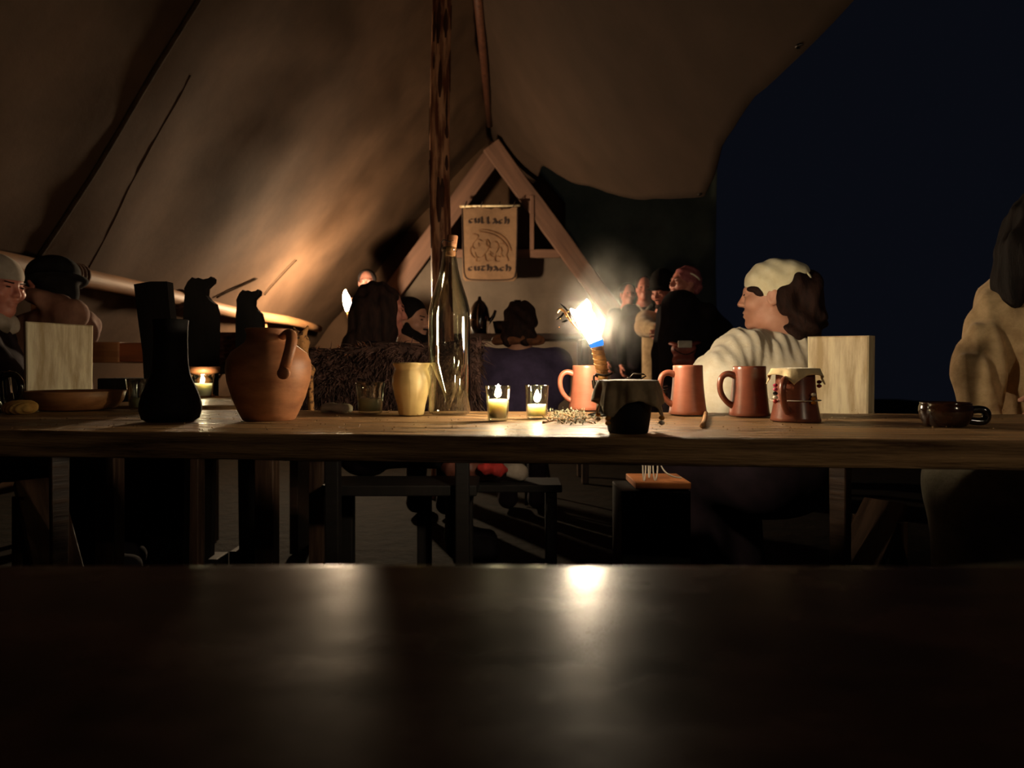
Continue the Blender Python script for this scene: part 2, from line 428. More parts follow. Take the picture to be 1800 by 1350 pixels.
def person(name, label, head, hf, bf, skin='skin', top='darkp', bottom='blackc', sit=True, arms=None, hair=None, g=1.0,
           hres=.0062, cres=.010, sleeve=1.0, bulk=1.0, hip=None, roll=0, fold=(.006, 34), gpalm=None, kneeD=.42, topextra=None, skirt=False, collar=0, tdisp=None):
    """body = one continuous mesh; top, bottom, hair are its children"""
    H = Vector(head); R = headframe(hf, roll); b = Vector((bf[0], bf[1], 0)).normalized(); l = Vector((-b.y, b.x, 0)); Z = Vector((0, 0, 1))
    Lc = lambda x, y, z: H+R @ (Vector((x, y, z))*g)
    S = Sdf(); e = lambda c, r, k=.02, op='u': S.ell(Lc(*c), np.array(r)*g, R, k*g, op)
    e((-.012, 0, .03), (.095, .075, .088))
    e((.026, 0, -.035), (.062, .056, .075), .03)
    e((.066, 0, -.096), (.021, .023, .019), .024)
    for sg in (-1, 1):
        S.cone(Lc(-.005, .05*sg, -.05), Lc(.05, .018*sg, -.094), .020*g, .017*g, .02)
        e((.056, .044*sg, -.025), (.03, .024, .025), .02)
    e((.078, 0, .022), (.016, .046, .012), .014)
    for sg in (-1, 1): e((.094, .031*sg, .003), (.016, .018, .011), .010, 's')
    S.cone(Lc(.087, 0, .012), Lc(.104, 0, -.026), .0062*g, .0105*g, .012)
    for sg in (-1, 1):
        e((.094, .012*sg, -.030), (.010, .008, .007), .006)
        e((.080, .031*sg, .002), (.011, .014, .010), .003)
        e((-.008, .077*sg, -.008), (.020, .008, .032), .006)
        e((-.002, .083*sg, -.006), (.010, .005, .018), .004, 's')
    e((.085, 0, -.056), (.011, .022, .006), .008); e((.083, 0, -.069), (.011, .019, .007), .008)
    e((.096, 0, -.0625), (.007, .020, .0018), .004, 's')
    nb = H+R @ Vector((-.03, 0, -.10))*g
    N = H-Z*.165*g-b*.035*g
    S.cone(Lc(-.02, 0, -.055), N, .052*g, .056*g, .03)
    if hip is None: hip = Vector((N.x-b.x*.03, N.y-b.y*.03, .52 if sit else N.z-.52*g))
    hip = Vector(hip); chest = hip.lerp(N, .68)
    sh = {1: N-Z*.045*g+l*.155*g*bulk, -1: N-Z*.045*g-l*.155*g*bulk}
    S.cone(hip, chest, .10*g, .11*g, .05); S.cone(sh[1], sh[-1], .045*g, .045*g, .05); S.cone(chest, N, .10*g, .06*g, .06)
    C = Sdf(); q = .018*g
    C.cone(hip+l*.055*g, chest+l*.05*g*bulk, .115*g+q, .115*g*bulk+q, .04); C.cone(hip-l*.055*g, chest-l*.05*g*bulk, .115*g+q, .115*g*bulk+q, .04)
    C.cone(sh[1]-l*.02, sh[-1]+l*.02, .052*g+q*.5, .052*g+q*.5, .06)
    C.cone(chest, N-Z*.05*g, .11*g, .065*g, .06)
    if collar: C.cone(N-Z*.02*g, N+Z*.025*g, .066*g+collar, .064*g+collar, .012)
    for sg, key in ((1, 'L'), (-1, 'R')):
        a = (arms or {}).get(key)
        if a is None:
            el = sh[sg]-Z*.27*g+l*sg*.06-b*.03; hd = el+b*.22*g-l*sg*.06-Z*.05*g if sit else el-Z*.24*g+b*.05
        else: el, hd = Vector(a[0]), Vector(a[1])
        S.cone(sh[sg], el, .048*g, .038*g, .03); dv = (hd-el).normalized(); S.cone(el, hd, .038*g, .027*g, .015)
        nn = (gpalm or {}).get(key, -l*sg); hand(S, hd, dv, nn, b+Z*.3, .55, g)
        C.cone(sh[sg], el, .060*g*sleeve, .054*g*sleeve, .035); C.cone(el, hd-dv*.02, .054*g*sleeve, .040*g*(1+(sleeve-1)*.7), .025)
    if topextra: topextra(C)
    Bm = Sdf()
    Bm.cone(hip-l*.06, hip+l*.06, .125*g, .125*g, .03)
    for sg in (1, -1):
        hp = hip+l*sg*.09*g
        if sit: kn = hp+b*kneeD*g-Z*.02; ft = Vector((kn.x-b.x*.02, kn.y-b.y*.02, .085))
        else: kn = hp+Vector((0, 0, -.46*g))+b*.02; ft = Vector((kn.x, kn.y, .085))
        S.cone(hp, kn, .075*g, .055*g, .03); S.cone(kn, ft, .05*g, .035*g, .02); S.cone(ft, ft+b*.12-Z*.03, .04, .03, .02)
        Bm.cone(hp, kn, .098*g, .075*g, .03); Bm.cone(kn, ft+Z*.04, .07*g, .055*g, .03)
        Bm.cone(ft-Z*.012, ft+b*.14-Z*.030, .062, .048, .02)
        if skirt: Bm.cone(hp, kn, .125*g, .115*g, .08); Bm.cone(kn, ft, .10*g, .12*g, .08)
    if skirt: Bm.cone(hip, hip+b*kneeD*g if sit else hip-Z*.5, .13*g, .12*g if sit else .22*g, .08)
    body = sdfobj(name, S, hres, M[skin]); tag(body, label, 'person')
    body.location = (0, 0, 0)
    sdfobj('clothing_top', C, cres, M[top], body, tdisp or folds(fold[0], fold[1], 4, int(abs(H.x)*100)))
    sdfobj('trousers' if not skirt else 'skirt', Bm, .013, M[bottom], body, folds(.005, 26, 3, 5))
    for sg in (1, -1):
        ball('eye', Lc(.0855, .031*sg, .003), tuple(np.array((.0062, .0115, .0045))*g), M['eye'], body, 10, R)
    if hair: hair(Lc, R, body, g, b, l)
    return body

def hairpart(name, R, Lc, body, mt, prims, cuts=(), subs=(), h=.006, disp=None, g=1.0):
    S = Sdf()
    for c, r, *k in prims: S.ell(Lc(*c), np.array(r)*g, R, k[0] if k else .02)
    for c, r in subs: S.ell(Lc(*c), np.array(r)*g, R, .008, 's')
    for p, n in cuts: S.plane(Lc(*p), R @ Vector(n))
    return sdfobj(name, S, h, M[mt], body, disp)

def brows(Lc, R, body, mt, g):
    for sg in (1, -1):
        S = Sdf(); S.cone(Lc(.090, .014*sg, .020), Lc(.083, .046*sg, .023), .0045*g, .003*g); sdfobj('eyebrow', S, .0025, M[mt], body)

# ================================================================== THE SETTING
KX, KZ, SL = -.27, 3.89, .82                     # ridge position and canvas slope
def canvas(name, fn, nu, nv, mt, label):
    v = []; f = []
    for i in range(nu+1):
        for j in range(nv+1): v.append(fn(i/nu, j/nv))
    for i in range(nu):
        for j in range(nv): a = i*(nv+1)+j; f.append((a, a+1, a+nv+2, a+nv+1))
    o = mesh(name, v, f, mt); sd = o.modifiers.new('thickness', 'SOLIDIFY'); sd.thickness = .006; sd.offset = 0
    tag(o, label, None, None, 'structure'); return o
def wr(x, y, z, a=.05): return a*noise.fractal(Vector((x*.7, y*.7, z*.9)), 1.0, 2.0, 4)
def left_fn(u, v):
    y = -1.0+u*9.9; z = KZ-(KZ+.0)*v; x = KX-SL*(KZ-z)-.16*math.sin(PI*v)*.5
    return (x+wr(x, y, z, .06)+.02*math.sin(y*5.2+z*1.3), y, z)
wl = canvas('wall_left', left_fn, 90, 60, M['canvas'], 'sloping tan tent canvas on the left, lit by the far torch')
def left_pt(y, z, off=.03):
    x = left_fn((y+1)/9.9, (KZ-z)/KZ)[0]; return Vector((x+off*.77, y, z-off*.63))
def seam(pts, r, m='seam'):
    o = tube('seam', [p-Vector((.018, 0, -.012)) for p in pts], r, M[m], wl, 6, flat=.6, smooth_pts=1); return o
seam([left_pt(3.04+.26*t, 2.55+(1.42-2.55)*t) for t in np.linspace(-.55, 1, 14)], .016)
seam([left_pt(3.36+.3*t, 2.25+(1.42-2.25)*t, .024) for t in np.linspace(-.1, 1, 10)], .006, 'canvas')
seam([left_pt(3.75+.3*t, 2.42+(1.7-2.42)*t, .005) for t in np.linspace(0, 1, 8)], .010, 'canvas')
seam([left_pt(5.37+.36*t, 1.45+.20*t, .04) for t in np.linspace(0, 1, 5)], .012)
seam([left_pt(6.10+.11*t, 1.55+.34*t, .04) for t in np.linspace(0, 1, 5)], .010)

def right_fn(u, v):
    y = -1.0+u*9.8
    xe = float(np.interp(y, [-1, 2.28, 3.2, 3.76, 4.1, 4.4, 5, 6, 7.5, 8.8], [1.22, 1.18, 1.155, 1.19, 1.25, 1.27, 1.12, .85, .34, .28]))
    x = KX+(xe-KX)*v; z = KZ-(x-KX)/SL-.10*math.sin(PI*v)
    if y > 4.0: z -= .10*v*math.sin(min(1, (y-4.0)/3.4)*PI)
    return (x, y, z+wr(x, y, z+5, .05))
def end_fn(u, v):
    x = -3.5+4.2*u; return (x, 8.72+wr(x, 1, v*4, .06), max(0, (3.85-max(0, abs(x-KX)-.30)/SL))*(1-v))
canvas('wall_end', end_fn, 40, 30, M['canvas'], 'shadowed tan canvas closing the far end of the tent')
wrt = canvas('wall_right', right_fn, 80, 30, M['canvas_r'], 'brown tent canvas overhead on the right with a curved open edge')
for (yy) in (2.65, 4.4):
    p = right_fn((yy+1)/9.8, .985); tube('eyelet', [Vector(p)+Vector((.016*math.cos(a), .016*math.sin(a), -.006)) for a in np.linspace(0, 2*PI, 10)[:-1]], .005, M['iron'], wrt, 6, True)

GD = 8.0                                          # depth of the timber gable
def back_fn(u, v):
    x = -2.6+4.5*u; top = P(0, 436, GD).z; z = top*(1-v)
    lim = 3.45-abs(x+.22)*1.30
    return (x, GD+.12+wr(x*2, 3, z*.6, .07), min(z, max(.0, lim)))
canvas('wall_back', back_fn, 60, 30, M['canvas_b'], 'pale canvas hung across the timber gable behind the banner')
def hem_fn(u, v):
    a = P(760, 436, GD-.02); c = P(1012, 436, GD-.02); return (a.x+(c.x-a.x)*u, GD+.03, a.z-.11*v+wr(u*3, 1, v, .02))
canvas('trim_1', hem_fn, 20, 3, M['canvas_b'], 'folded hem band along the top of the back canvas')
def gr_fn(u, v):
    return (-1.0+4.25*u, 10.5+.4*math.sin(u*9)*.2+wr(u*4, 2, v*3, .2), 5.6*(1-v))
canvas('wall_far', gr_fn, 30, 12, M['canvas_g'], 'dark green canvas of a neighbouring tent beyond the open side')
fl = mesh('floor', *(lambda n: ([(-9+20*i/n, -3+22*j/n, .012*noise.noise(Vector((i*.9, j*.9, 0)))-.006) for i in range(n+1) for j in range(n+1)],
      [(i*(n+1)+j, (i+1)*(n+1)+j, (i+1)*(n+1)+j+1, i*(n+1)+j+1) for i in range(n) for j in range(n)]))(60), M['earth'])
tag(fl, 'dark trodden earth under the tables', None, None, 'structure')

# ================================================================== TIMBERS
pp = P(776, 648, 4.45); pole = thing('tent_pole', 'tall upright tent pole with peeling reddish bark behind the bottle', 'pole', (pp.x, pp.y, 0))
tube('shaft', [(pp.x+.012*math.sin(z*2), pp.y, z) for z in np.linspace(0, 3.48, 14)], [.074-.003*z for z in np.linspace(0, 3.48, 14)], M['pole'], pole, 20)
for i in range(30):
    z = .95+2.2*random.random(); a = -PI/2+random.uniform(-1.5, 1.5); ln = random.uniform(.08, .30); w = random.uniform(.12, .34)
    v = []; f = []; n = 6
    for k in range(n+1):
        t = k/n; zz = z+ln*t; ww = w*math.sin(PI*(.12+.8*t))*(.7+.5*random.random())
        for s_ in (-1, -.3, .3, 1):
            r = .0742-.003*zz+(.005 if abs(s_) < .5 else .0008)
            v.append((pp.x+.012*math.sin(zz*2)+r*math.cos(a+s_*ww), pp.y+r*math.sin(a+s_*ww), zz))
    for k in range(n):
        for s_ in range(3): q = k*4+s_; f.append((q, q+1, q+5, q+4))
    mesh('bark_flake', v, f, M['bark'], pole)

ap = P(870, 262, GD); gf = thing('gable_frame', 'timber A-shaped gable frame holding the lettered banner', 'frame', (ap.x, GD, 0))
for sx, lab in ((-1, 0), (1, 1)):
    bot = Vector((ap.x+sx*2.55, GD, 0)); top = Vector((ap.x-sx*.05, GD+(.06 if sx < 0 else -.03), ap.z+.04))
    beam('rafter', bot, top, .07, .23, M['timber'], gf, .012, .01, 14, up=(0, 0, 1))
beam('cross_beam', P(765, 446, GD), P(985, 446, GD), .06, .10, M['timber'], gf, .008, .004, 6)
beam('strut', P(935, 345, GD-.02), P(935, 440, GD-.02), .10, .05, M['timber'], gf, .006, up=(1, 0, 0))
tube('ridge_pole', [(KX, y, KZ-.06) for y in (-.8, 2, 5, GD+.1)], .04, M['bark'], gf, 10)

RX, RZ = -2.31, 1.345
rail = thing('side_rail', 'long round wooden pole lashed along the left tent wall', 'rail', (RX, 5, 0))
tube('pole', [(RX+.012*math.sin(y*3), y, RZ+.012*math.sin(y*2)) for y in np.linspace(1.9, 8.0, 16)], [.055-.002*(y-2) for y in np.linspace(1.9, 8.0, 16)], M['rail'], rail, 14)
for y0, n_ in ((3.30, 4), (3.48, 3), (4.62, 2)):
    for k in range(n_):
        y = y0+k*.03
        tube('rope_turn', [(RX+.060*math.cos(a), y+.012*math.sin(a*1.0), RZ+.010*math.sin(y*2)+.060*math.sin(a)) for a in np.linspace(0, 2*PI, 16)[:-1]], .012, M['rope'], rail, 6, True)
for y in (3.4, 6.4): beam('rail_post', (RX-.09, y, 0), (RX-.09, y, RZ+.03), .07, .07, M['rail'], rail, .006, up=(1, 0, 0))

# ---- banner
bc = P(861, 428, GD-.16); bw, bh = 98/FPX*GD, 130/FPX*GD
ban = thing('hanging_banner', 'tan cloth banner with uncial lettering and a boar emblem on the gable', 'banner', (bc.x, bc.y, bc.z-bh/2))
BX = lambda u, v, o=0: Vector((bc.x+(u-.5)*bw*(1-.05*(1-v)), bc.y-.03*math.sin(u*PI*2.2)*(.4+v*.3)-.01*math.cos(v*5)-o, bc.z+(v-.5)*bh))
v = []; f = []; nu, nv = 28, 36
for i in range(nu+1):
    for j in range(nv+1):
        u, t = i/nu, j/nv
        uu = u; tt = t
        if t < .06: uu = .5+(u-.5)*(1-.10*(1-t/.06)**2)
        if t > .97: tt = .97+(t-.97)*(1-1.6*abs(math.sin(u*PI*3.2)))
        v.append(BX(uu, tt))
for i in range(nu):
    for j in range(nv): a = i*(nv+1)+j; f.append((a, a+1, a+nv+2, a+nv+1))
bo = mesh('cloth', v, f, M['banner'], ban); sd = bo.modifiers.new('t', 'SOLIDIFY'); sd.thickness = .006; sd.offset = 1
tube('hanging_rod', [P(808, 363, GD-.17), P(914, 361, GD-.17)], .013, M['pale'], ban, 8)
for u in (.08, .36, .66, .93):
    p = BX(u, .985); tube('tie', [p+Vector((.012*math.cos(a), .02*math.sin(a), .03+.034*math.sin(a+PI/2))) for a in np.linspace(0, 2*PI, 10)[:-1]], .006, M['ink'], ban, 6, True)
tube('border', [BX(x, y, .006) for x, y in ((.015, .96), (.012, .6), (.02, .25), (.03, .07), (.10, .02), (.3, .012), (.6, .012), (.90, .02), (.975, .07), (.985, .3), (.99, .6), (.985, .96))], .008, M['ink'], ban, 5, smooth_pts=1)

def nib(strokes, ox, oy, sx, sy, w, ang=.6):
    vs = []; fs = []; d = (math.cos(ang)*w/2, math.sin(ang)*w/2)
    for st in strokes:
        pts = st
        for _ in range(2):
            q = [pts[0]]
            for i in range(len(pts)-1):
                q += [(pts[i][0]*.75+pts[i+1][0]*.25, pts[i][1]*.75+pts[i+1][1]*.25), (pts[i][0]*.25+pts[i+1][0]*.75, pts[i][1]*.25+pts[i+1][1]*.75)]
            pts = q+[pts[-1]]
        b0 = len(vs)
        for i, (x, y) in enumerate(pts):
            x, y = ox+x*sx, oy+y*sy
            t = (pts[min(i+1, len(pts)-1)][0]-pts[max(i-1, 0)][0], pts[min(i+1, len(pts)-1)][1]-pts[max(i-1, 0)][1])
            ln = math.hypot(*t) or 1; nx, ny = -t[1]/ln*w*.22, t[0]/ln*w*.22
            vs += [BX(x-d[0]-nx*0, y-d[1]*bw/bh, .010), BX(x+d[0]+nx, y+(d[1]+ny)*bw/bh, .010)]
        for i in range(len(pts)-1): a = b0+2*i; fs.append((a, a+1, a+3, a+2))
    return vs, fs
c_ = [(.85, .82), (.6, 1), (.25, .92), (.05, .5), (.25, .08), (.6, 0), (.9, .18)]
LET = {
 'c': [c_], 'u': [[(0, 1), (.12, .9), (.1, .3), (.3, .02), (.6, .1), (.8, .35)], [(.75, 1), (.82, .9), (.8, .15), (.98, 0)]],
 'L': [[(.1, 1.35), (.25, 1.2), (.2, .3), (.3, .05), (.6, -.05), (.9, .15)]],
 'a': [[(.1, 1.0), (.4, 1.05), (.6, .6), (.95, 0)], [(.55, .7), (.2, .35), (.1, .05), (.4, .12), (.75, .3)]],
 'h': [[(.05, 1.5), (.2, 1.35), (.18, 0)], [(.2, .6), (.5, 1.0), (.85, .8), (.85, .3), (.7, -.1)]],
 't': [[(.0, .95), (.3, 1.05), (.9, .95)], [(.5, .95), (.2, .6), (.2, .2), (.5, 0), (.9, .15)]],
 'n': [[(.05, 1.0), (.2, .85), (.18, 0)], [(.2, .8), (.55, 1.0), (.8, .75), (.75, .2), (.6, -.2)]],
}
def word(s, x0, x1, y, sy, w):
    V = []; Fc = []; st = (x1-x0)/len(s)
    for i, ch in enumerate(s):
        a, b = nib(LET[ch], x0+i*st, y, st*.80, sy, w); o = len(V); V += a; Fc += [tuple(k+o for k in q) for q in b]
    return V, Fc
mesh('lettering', *word('cuLLach', .12, .86, .765, .058, .030), M['ink'], ban)
mesh('lettering', *word('cuthach', .10, .90, .135, .055, .030), M['ink'], ban)
boar = [[(.18, .62), (.32, .70), (.52, .68), (.70, .62), (.84, .50), (.90, .34)], [(.30, .66), (.5, .64), (.68, .57), (.80, .45)],
        [(.18, .62), (.30, .60), (.24, .52), (.16, .44), (.20, .36), (.30, .40), (.28, .48)], [(.30, .40), (.36, .50), (.44, .54), (.50, .46), (.46, .36), (.40, .30)],
        [(.40, .30), (.34, .22), (.24, .24), (.22, .32)], [(.50, .46), (.58, .52), (.66, .46), (.64, .34), (.56, .28), (.50, .34)],
        [(.66, .46), (.76, .48), (.84, .40), (.82, .28), (.74, .24), (.70, .32), (.76, .36)], [(.26, .24), (.22, .16), (.32, .17)], [(.40, .28), (.42, .17), (.52, .18)],
        [(.60, .28), (.58, .17), (.68, .17)], [(.80, .28), (.86, .17), (.78, .16)], [(.44, .54), (.42, .44), (.52, .38), (.58, .44)], [(.36, .50), (.28, .54)], [(.62, .40), (.70, .42), (.72, .34)],
        [(.18, .44), (.12, .38), (.14, .28), (.22, .22)], [(.48, .30), (.54, .24), (.64, .26), (.70, .24)]]
for k in range(7): boar.append([(.46+.05*k, .665-.012*k), (.52+.05*k, .73-.02*k)])
mesh('boar_emblem', *nib(boar, 0.02, .125, .96, .80, .016), M['inkb'], ban)

# ================================================================== TABLES
YAW = -math.atan(.095); cy, sy_ = math.cos(YAW), math.sin(YAW)
def front(x): return 1.122-.095*x
tb = thing('plank_table', 'long rough plank table carrying the candles, jug and mugs', 'table', (0, 1.46, 0))
Rt = Matrix.Rotation(YAW, 4, 'Z')
def tl(x, d, z=0): return Vector((0, 1.122, 0))+(Rt @ Vector((x, d, 0)))+Vector((0, 0, z))
for k, (d0, d1, dz, x0, x1, m) in enumerate(((0, .262, 0, -2.5, 2.2, 'table'), (.268, .470, -.001, -2.45, 2.25, 'table'), (.478, .680, -.003, -2.5, 2.1, 'table'))):
    c = tl((x0+x1)/2, (d0+d1)/2, TT+dz-.024)
    box('plank', (x1-x0, d1-d0, .048), MT(c) @ Rt, M[m], tb, .006, .0022, 60)
for x in (-1.55, 1.62):
    for d in (.10, .58): beam('leg', tl(x, d, 0), tl(x, d, TT-.05), .07, .07, M['table_d'], tb, .005, up=(1, 0, 0))
    beam('cross_bar', tl(x, .06, TT-.085), tl(x, .62, TT-.085), .06, .06, M['table_d'], tb, .005)
    beam('foot_bar', tl(x, .08, .09), tl(x, .60, .09), .05, .06, M['table_d'], tb, .005)
beam('long_stretcher', tl(-1.5, .34, .16), tl(1.6, .34, .16), .05, .08, M['table_d'], tb, .005)

st = thing('side_table', 'low rear table on the left holding a candle glass and footed bowl', 'table', (-1.05, 2.4, 0))
for k in range(3): box('plank', (.58, .236, .04), MT((-1.03, 2.16+.24*k, TT-.02)), M['table'], st, .005, .002, 20)
for x in (-1.28, -.78):
    for y in (2.12, 2.68): beam('leg', (x, y, 0), (x, y, TT-.04), .06, .06, M['table_d'], st, .004, up=(1, 0, 0))

NZ, NE = .722, .49
nt_ = thing('near_table', 'dark polished table across the foreground, out of focus', 'table', (0, .1, 0))
def round_plank(y0, y1, t=.045, r_=.017):
    prof = []
    for cy_, cz_, a0 in ((y1-r_, -r_, 0), (y0+r_, -r_, PI/2), (y0+r_, -t+r_, PI), (y1-r_, -t+r_, PI*1.5)):
        prof += [(cy_+r_*math.cos(a0+k*PI/12), cz_+r_*math.sin(a0+k*PI/12)) for k in range(7)]
    n = len(prof); v = []; f = []; nx = 24
    for i in range(nx+1):
        x = -1.45+2.9*i/nx
        v += [(x, y, NZ+z+.0006*math.sin(x*9+y*5)) for y, z in prof]
    for i in range(nx):
        for k in range(n): f.append((i*n+k, i*n+(k+1) % n, (i+1)*n+(k+1) % n, (i+1)*n+k))
    f += [tuple(range(n))[::-1], tuple(nx*n+k for k in range(n))]
    mesh('plank', v, f, M['near'], nt_, False)
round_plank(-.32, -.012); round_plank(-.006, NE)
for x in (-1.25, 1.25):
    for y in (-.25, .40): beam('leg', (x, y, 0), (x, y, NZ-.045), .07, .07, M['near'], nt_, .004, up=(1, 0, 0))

# ================================================================== POTTERY AND GLASS ON THE TABLE
def onT(px, py, r_px=0):
    """table point for the front foot of an object seen at (px, py); returns centre and px-per-metre"""
    D = TB(py); D2 = D+r_px*D/FPX
    c = P(px, HZ, D2); c.z = TT; return c, FPX/D2
def prof_px(s, yb, pr, thick=.004, inner=True, floor=.008):
    out = [(0.0, 0)]+[(hw/s, (yb-y)/s) for hw, y in pr]
    if inner:
        top = out[-1]; out.append((top[0]-thick*.5, top[1]+thick*.35))
        ins = [(max(.002, r-thick), max(z, floor)) for r, z in out[-3:0:-1] if z > floor]
        out += ins+[(0.0, floor)]
    return out
# clay jug
c, s = onT(473, 742, 43)
jugh = None
jug = thing('clay_jug', 'big round brown clay jug with one strap handle', 'jug', c)
lathe('body', c, prof_px(s, 742, [(41, 742), (44, 740), (51, 726), (61, 702), (69, 674), (72, 652), (70.5, 637), (63, 623), (50, 613), (41, 606), (38, 600), (37, 592), (39, 586), (40.5, 583)], .006), M['clay'], jug, 56, .012)
q = lambda px, py, dD: P(px, py, c.y+dD)
jugh = tube('handle', [q(497, 592, -.035), q(507, 584, -.055), q(513, 588, -.075), q(512, 606, -.095), q(506, 628, -.105), q(501, 645, -.100), q(499, 656, -.088)], [.010, .011, .0115, .0115, .011, .011, .0125], M['clay'], jug, 12, smooth_pts=2, flat=.75)
lathe('handle_end', q(501, 656, -.098), [(0, 0), (.0105, 0), (.0125, .003), (.0125, .012), (0, .012)], M['clay'], jugh, 18, tilt=Matrix.Rotation(PI/2, 3, 'X'))
# black pear bottle
c, s = onT(300, 743, 40)
lb = thing('leather_bottle', 'black pear-shaped leather bottle standing in shadow left of the jug', 'bottle', c)
lathe('body', c, prof_px(s, 743, [(38, 743), (46, 738), (50, 724), (49.5, 712), (46, 698), (41, 684), (35, 671), (30.5, 658), (28.5, 642), (27.5, 620), (27, 600), (27.5, 580), (29, 566)], .004), M['leatherb'], lb, 40, .02)
tube('stitching', [c+Vector((.052*math.cos(a), .052*math.sin(a), .135)) * 1 if False else c+Vector((.0335*math.cos(a), .0335*math.sin(a), .128)) for a in np.linspace(0, 2*PI, 24)[:-1]], .0018, M['black'], lb, 5, True)
# cream beaker
c, s = onT(723, 731, 22)
tag(lathe('ceramic_beaker', c, prof_px(s, 731, [(20, 731), (22, 729), (25, 712), (30, 694), (33.5, 676), (33, 664), (29.5, 654), (29, 649), (32.5, 642), (33, 640)], .004), M['cream'], None, 48, 0, .006, 12), 'cream ceramic beaker with faint ribs left of the bottle', 'beaker')
# glass bottle
c, s = onT(790, 731, 35)
bt = thing('glass_bottle', 'tall clear glass bottle with a cork stopper', 'bottle', c)
lathe('glass_body', c, prof_px(s, 731, [(30, 731), (35, 729), (37, 724), (37, 640), (37, 560), (36, 548), (32, 530), (26, 512), (20, 493), (15.5, 474), (12.5, 456), (11.5, 445), (11.5, 438)], .0035, floor=.012), M['bglass'], bt, 48)
lathe('lip', c+Vector((0, 0, (731-445)/s)), [(11.6/s, 0), (13.6/s, .002), (13.6/s, .009), (11.6/s, .011)], M['bglass'], bt, 32)
ck = lathe('cork', c+Vector((.003, 0, (731-452)/s)), [(0, 0), (8.6/s, 0), (9.2/s, 22/s), (9.8/s, 34/s), (9/s, 36/s), (0, 36/s)], M['cork'], bt, 20, .04, tilt=Matrix.Rotation(.10, 3, 'Y'))
tube('wire_bail', [c+Vector((x/s, -.012, (731-y)/s)) for x, y in ((-13, 442), (-14, 432), (-9, 424), (0, 430), (8, 426))], .0012, M['iron'], bt, 6, smooth_pts=2)

def flame(name, base, h, r, m, parent, lean=(0, 0)):
    pr = []
    for t in np.linspace(0, 1, 9):
        pr.append((max(0, r*math.sin(PI*min(1, .12+.88*t**.75))**.9*(1-.25*t)), h*t))
    pr[-1] = (0, h); pr = [(0, 0)]+pr
    o = lathe(name, base, pr, m, parent, 12)
    for v in o.data.vertices:
        t = (v.co.z-base[2])/h; v.co.x += lean[0]*t*t; v.co.y += lean[1]*t*t
    return o
def votive(px, yb, hb, yt, ht, waxy, lit, label, D=None, scallop=.012):
    if D is None: c, s = onT(px, yb, hb)
    else: c = P(px, HZ, D); c.z = TT; s = FPX/D
    o = thing('candle_glass', label, 'candle', c, 'candle glasses on the tables')
    hh = (yb-yt)/s
    pr = [(0, 0), (hb*.9/s, 0), (hb/s, .003), ((hb+(ht-hb)*.4)/s, hh*.45), ((hb+(ht-hb)*.75)/s, hh*.8), (ht/s, hh-.002), ((ht-.2)/s, hh), (ht/s-.0022, hh-.001),
          ((hb+(ht-hb)*.75)/s-.0022, hh*.8), ((hb+(ht-hb)*.4)/s-.0022, hh*.45), (hb/s-.0022, .006), (0, .006)]
    lathe('glass', c, pr, M['glass'], o, 32, 0, scallop*.4, 8)
    wh = (yb-waxy)/s; ra = (hb+(ht-hb)*(wh/hh)*.9)/s-.0034; rb = hb/s-.0034
    wx = lathe('wax', c, [(0, .0075), (rb, .0075), (ra, wh), (ra*.8, wh-.002), (ra*.4, wh-.0025), (0, wh-.003)], M['wax' if lit else 'waxu'], o, 28)
    tube('wick', [c+Vector((0, 0, wh-.004)), c+Vector((.001, 0, wh+.006)), c+Vector((.002, 0, wh+.010))], .0009, M['wick'], wx, 6)
    if lit: flame('flame', c+Vector((.001, 0, wh+.0055)), .028, .0075, M['flamec'], wx)
    return o
votive(875, 741, 17.5, 679, 22.5, 703, True, 'lit candle in clear glass with bright flame above the rim')
votive(943.5, 737, 18, 678, 21, 712, True, 'lit candle burnt low in a clear glass near the torch')
votive(651, 728, 20.5, 673, 26, 702, False, 'unlit candle in a clear glass between jug and cream beaker')
votive(243, 721, 14, 666, 19.5, 700, False, 'nearly spent unlit candle glass beside the black bottle')
votive(356, 697, 15.5, 656, 19.5, 672, True, 'lit candle glass glowing on the rear table at left', D=2.60)

def mug(px, yb, hb, ht, yt, label, m, ang=PI, shade=None, handle=True):
    c, s = onT(px, yb, hb); hh = (yb-yt)/s
    o = thing('clay_mug', label, 'mug', c, 'terracotta mugs on the plank table')
    k = lambda t: (hb+(ht-hb)*(1-(1-t)**1.9))/s
    pr = [(0, 0), (hb/s-.002, 0), (hb/s, .002)]+[(k(t), hh*t) for t in (.08, .2, .35, .5, .65, .8, .93)]+[(ht/s, hh-.002), (ht/s-.0015, hh), (ht/s-.004, hh-.001)]
    pr += [(k(t)-.005, hh*t) for t in (.9, .6, .3, .08)]+[(0, .008)]
    lathe('body', c, pr, M[m], o, 44)
    d = Vector((math.cos(ang), math.sin(ang), 0)); r0, r1 = k(.82), k(.22)
    tube('handle', [c+d*(r0-.004)+Vector((0, 0, hh*.80)), c+d*(r0+.014)+Vector((0, 0, hh*.86)), c+d*(r0+.030)+Vector((0, 0, hh*.80)), c+d*(r0+.036)+Vector((0, 0, hh*.62)),
                    c+d*(r0+.031)+Vector((0, 0, hh*.42)), c+d*(r1+.010)+Vector((0, 0, hh*.26)), c+d*(r1-.004)+Vector((0, 0, hh*.20))], [.0085, .0075, .0072, .0070, .0068, .0068, .0085], M[m], o, 12, smooth_pts=2)
    return o, c, s, hh
mug(1031, 722, 32, 24.5, 644, 'terracotta mug with handle left, partly behind the burning torch', 'terra', PI+.05)
m2, c2, s2, h2 = mug(1209, 730, 33, 25.5, 644, 'light terracotta mug with a dark cord on its handle', 'terra', PI+.12)
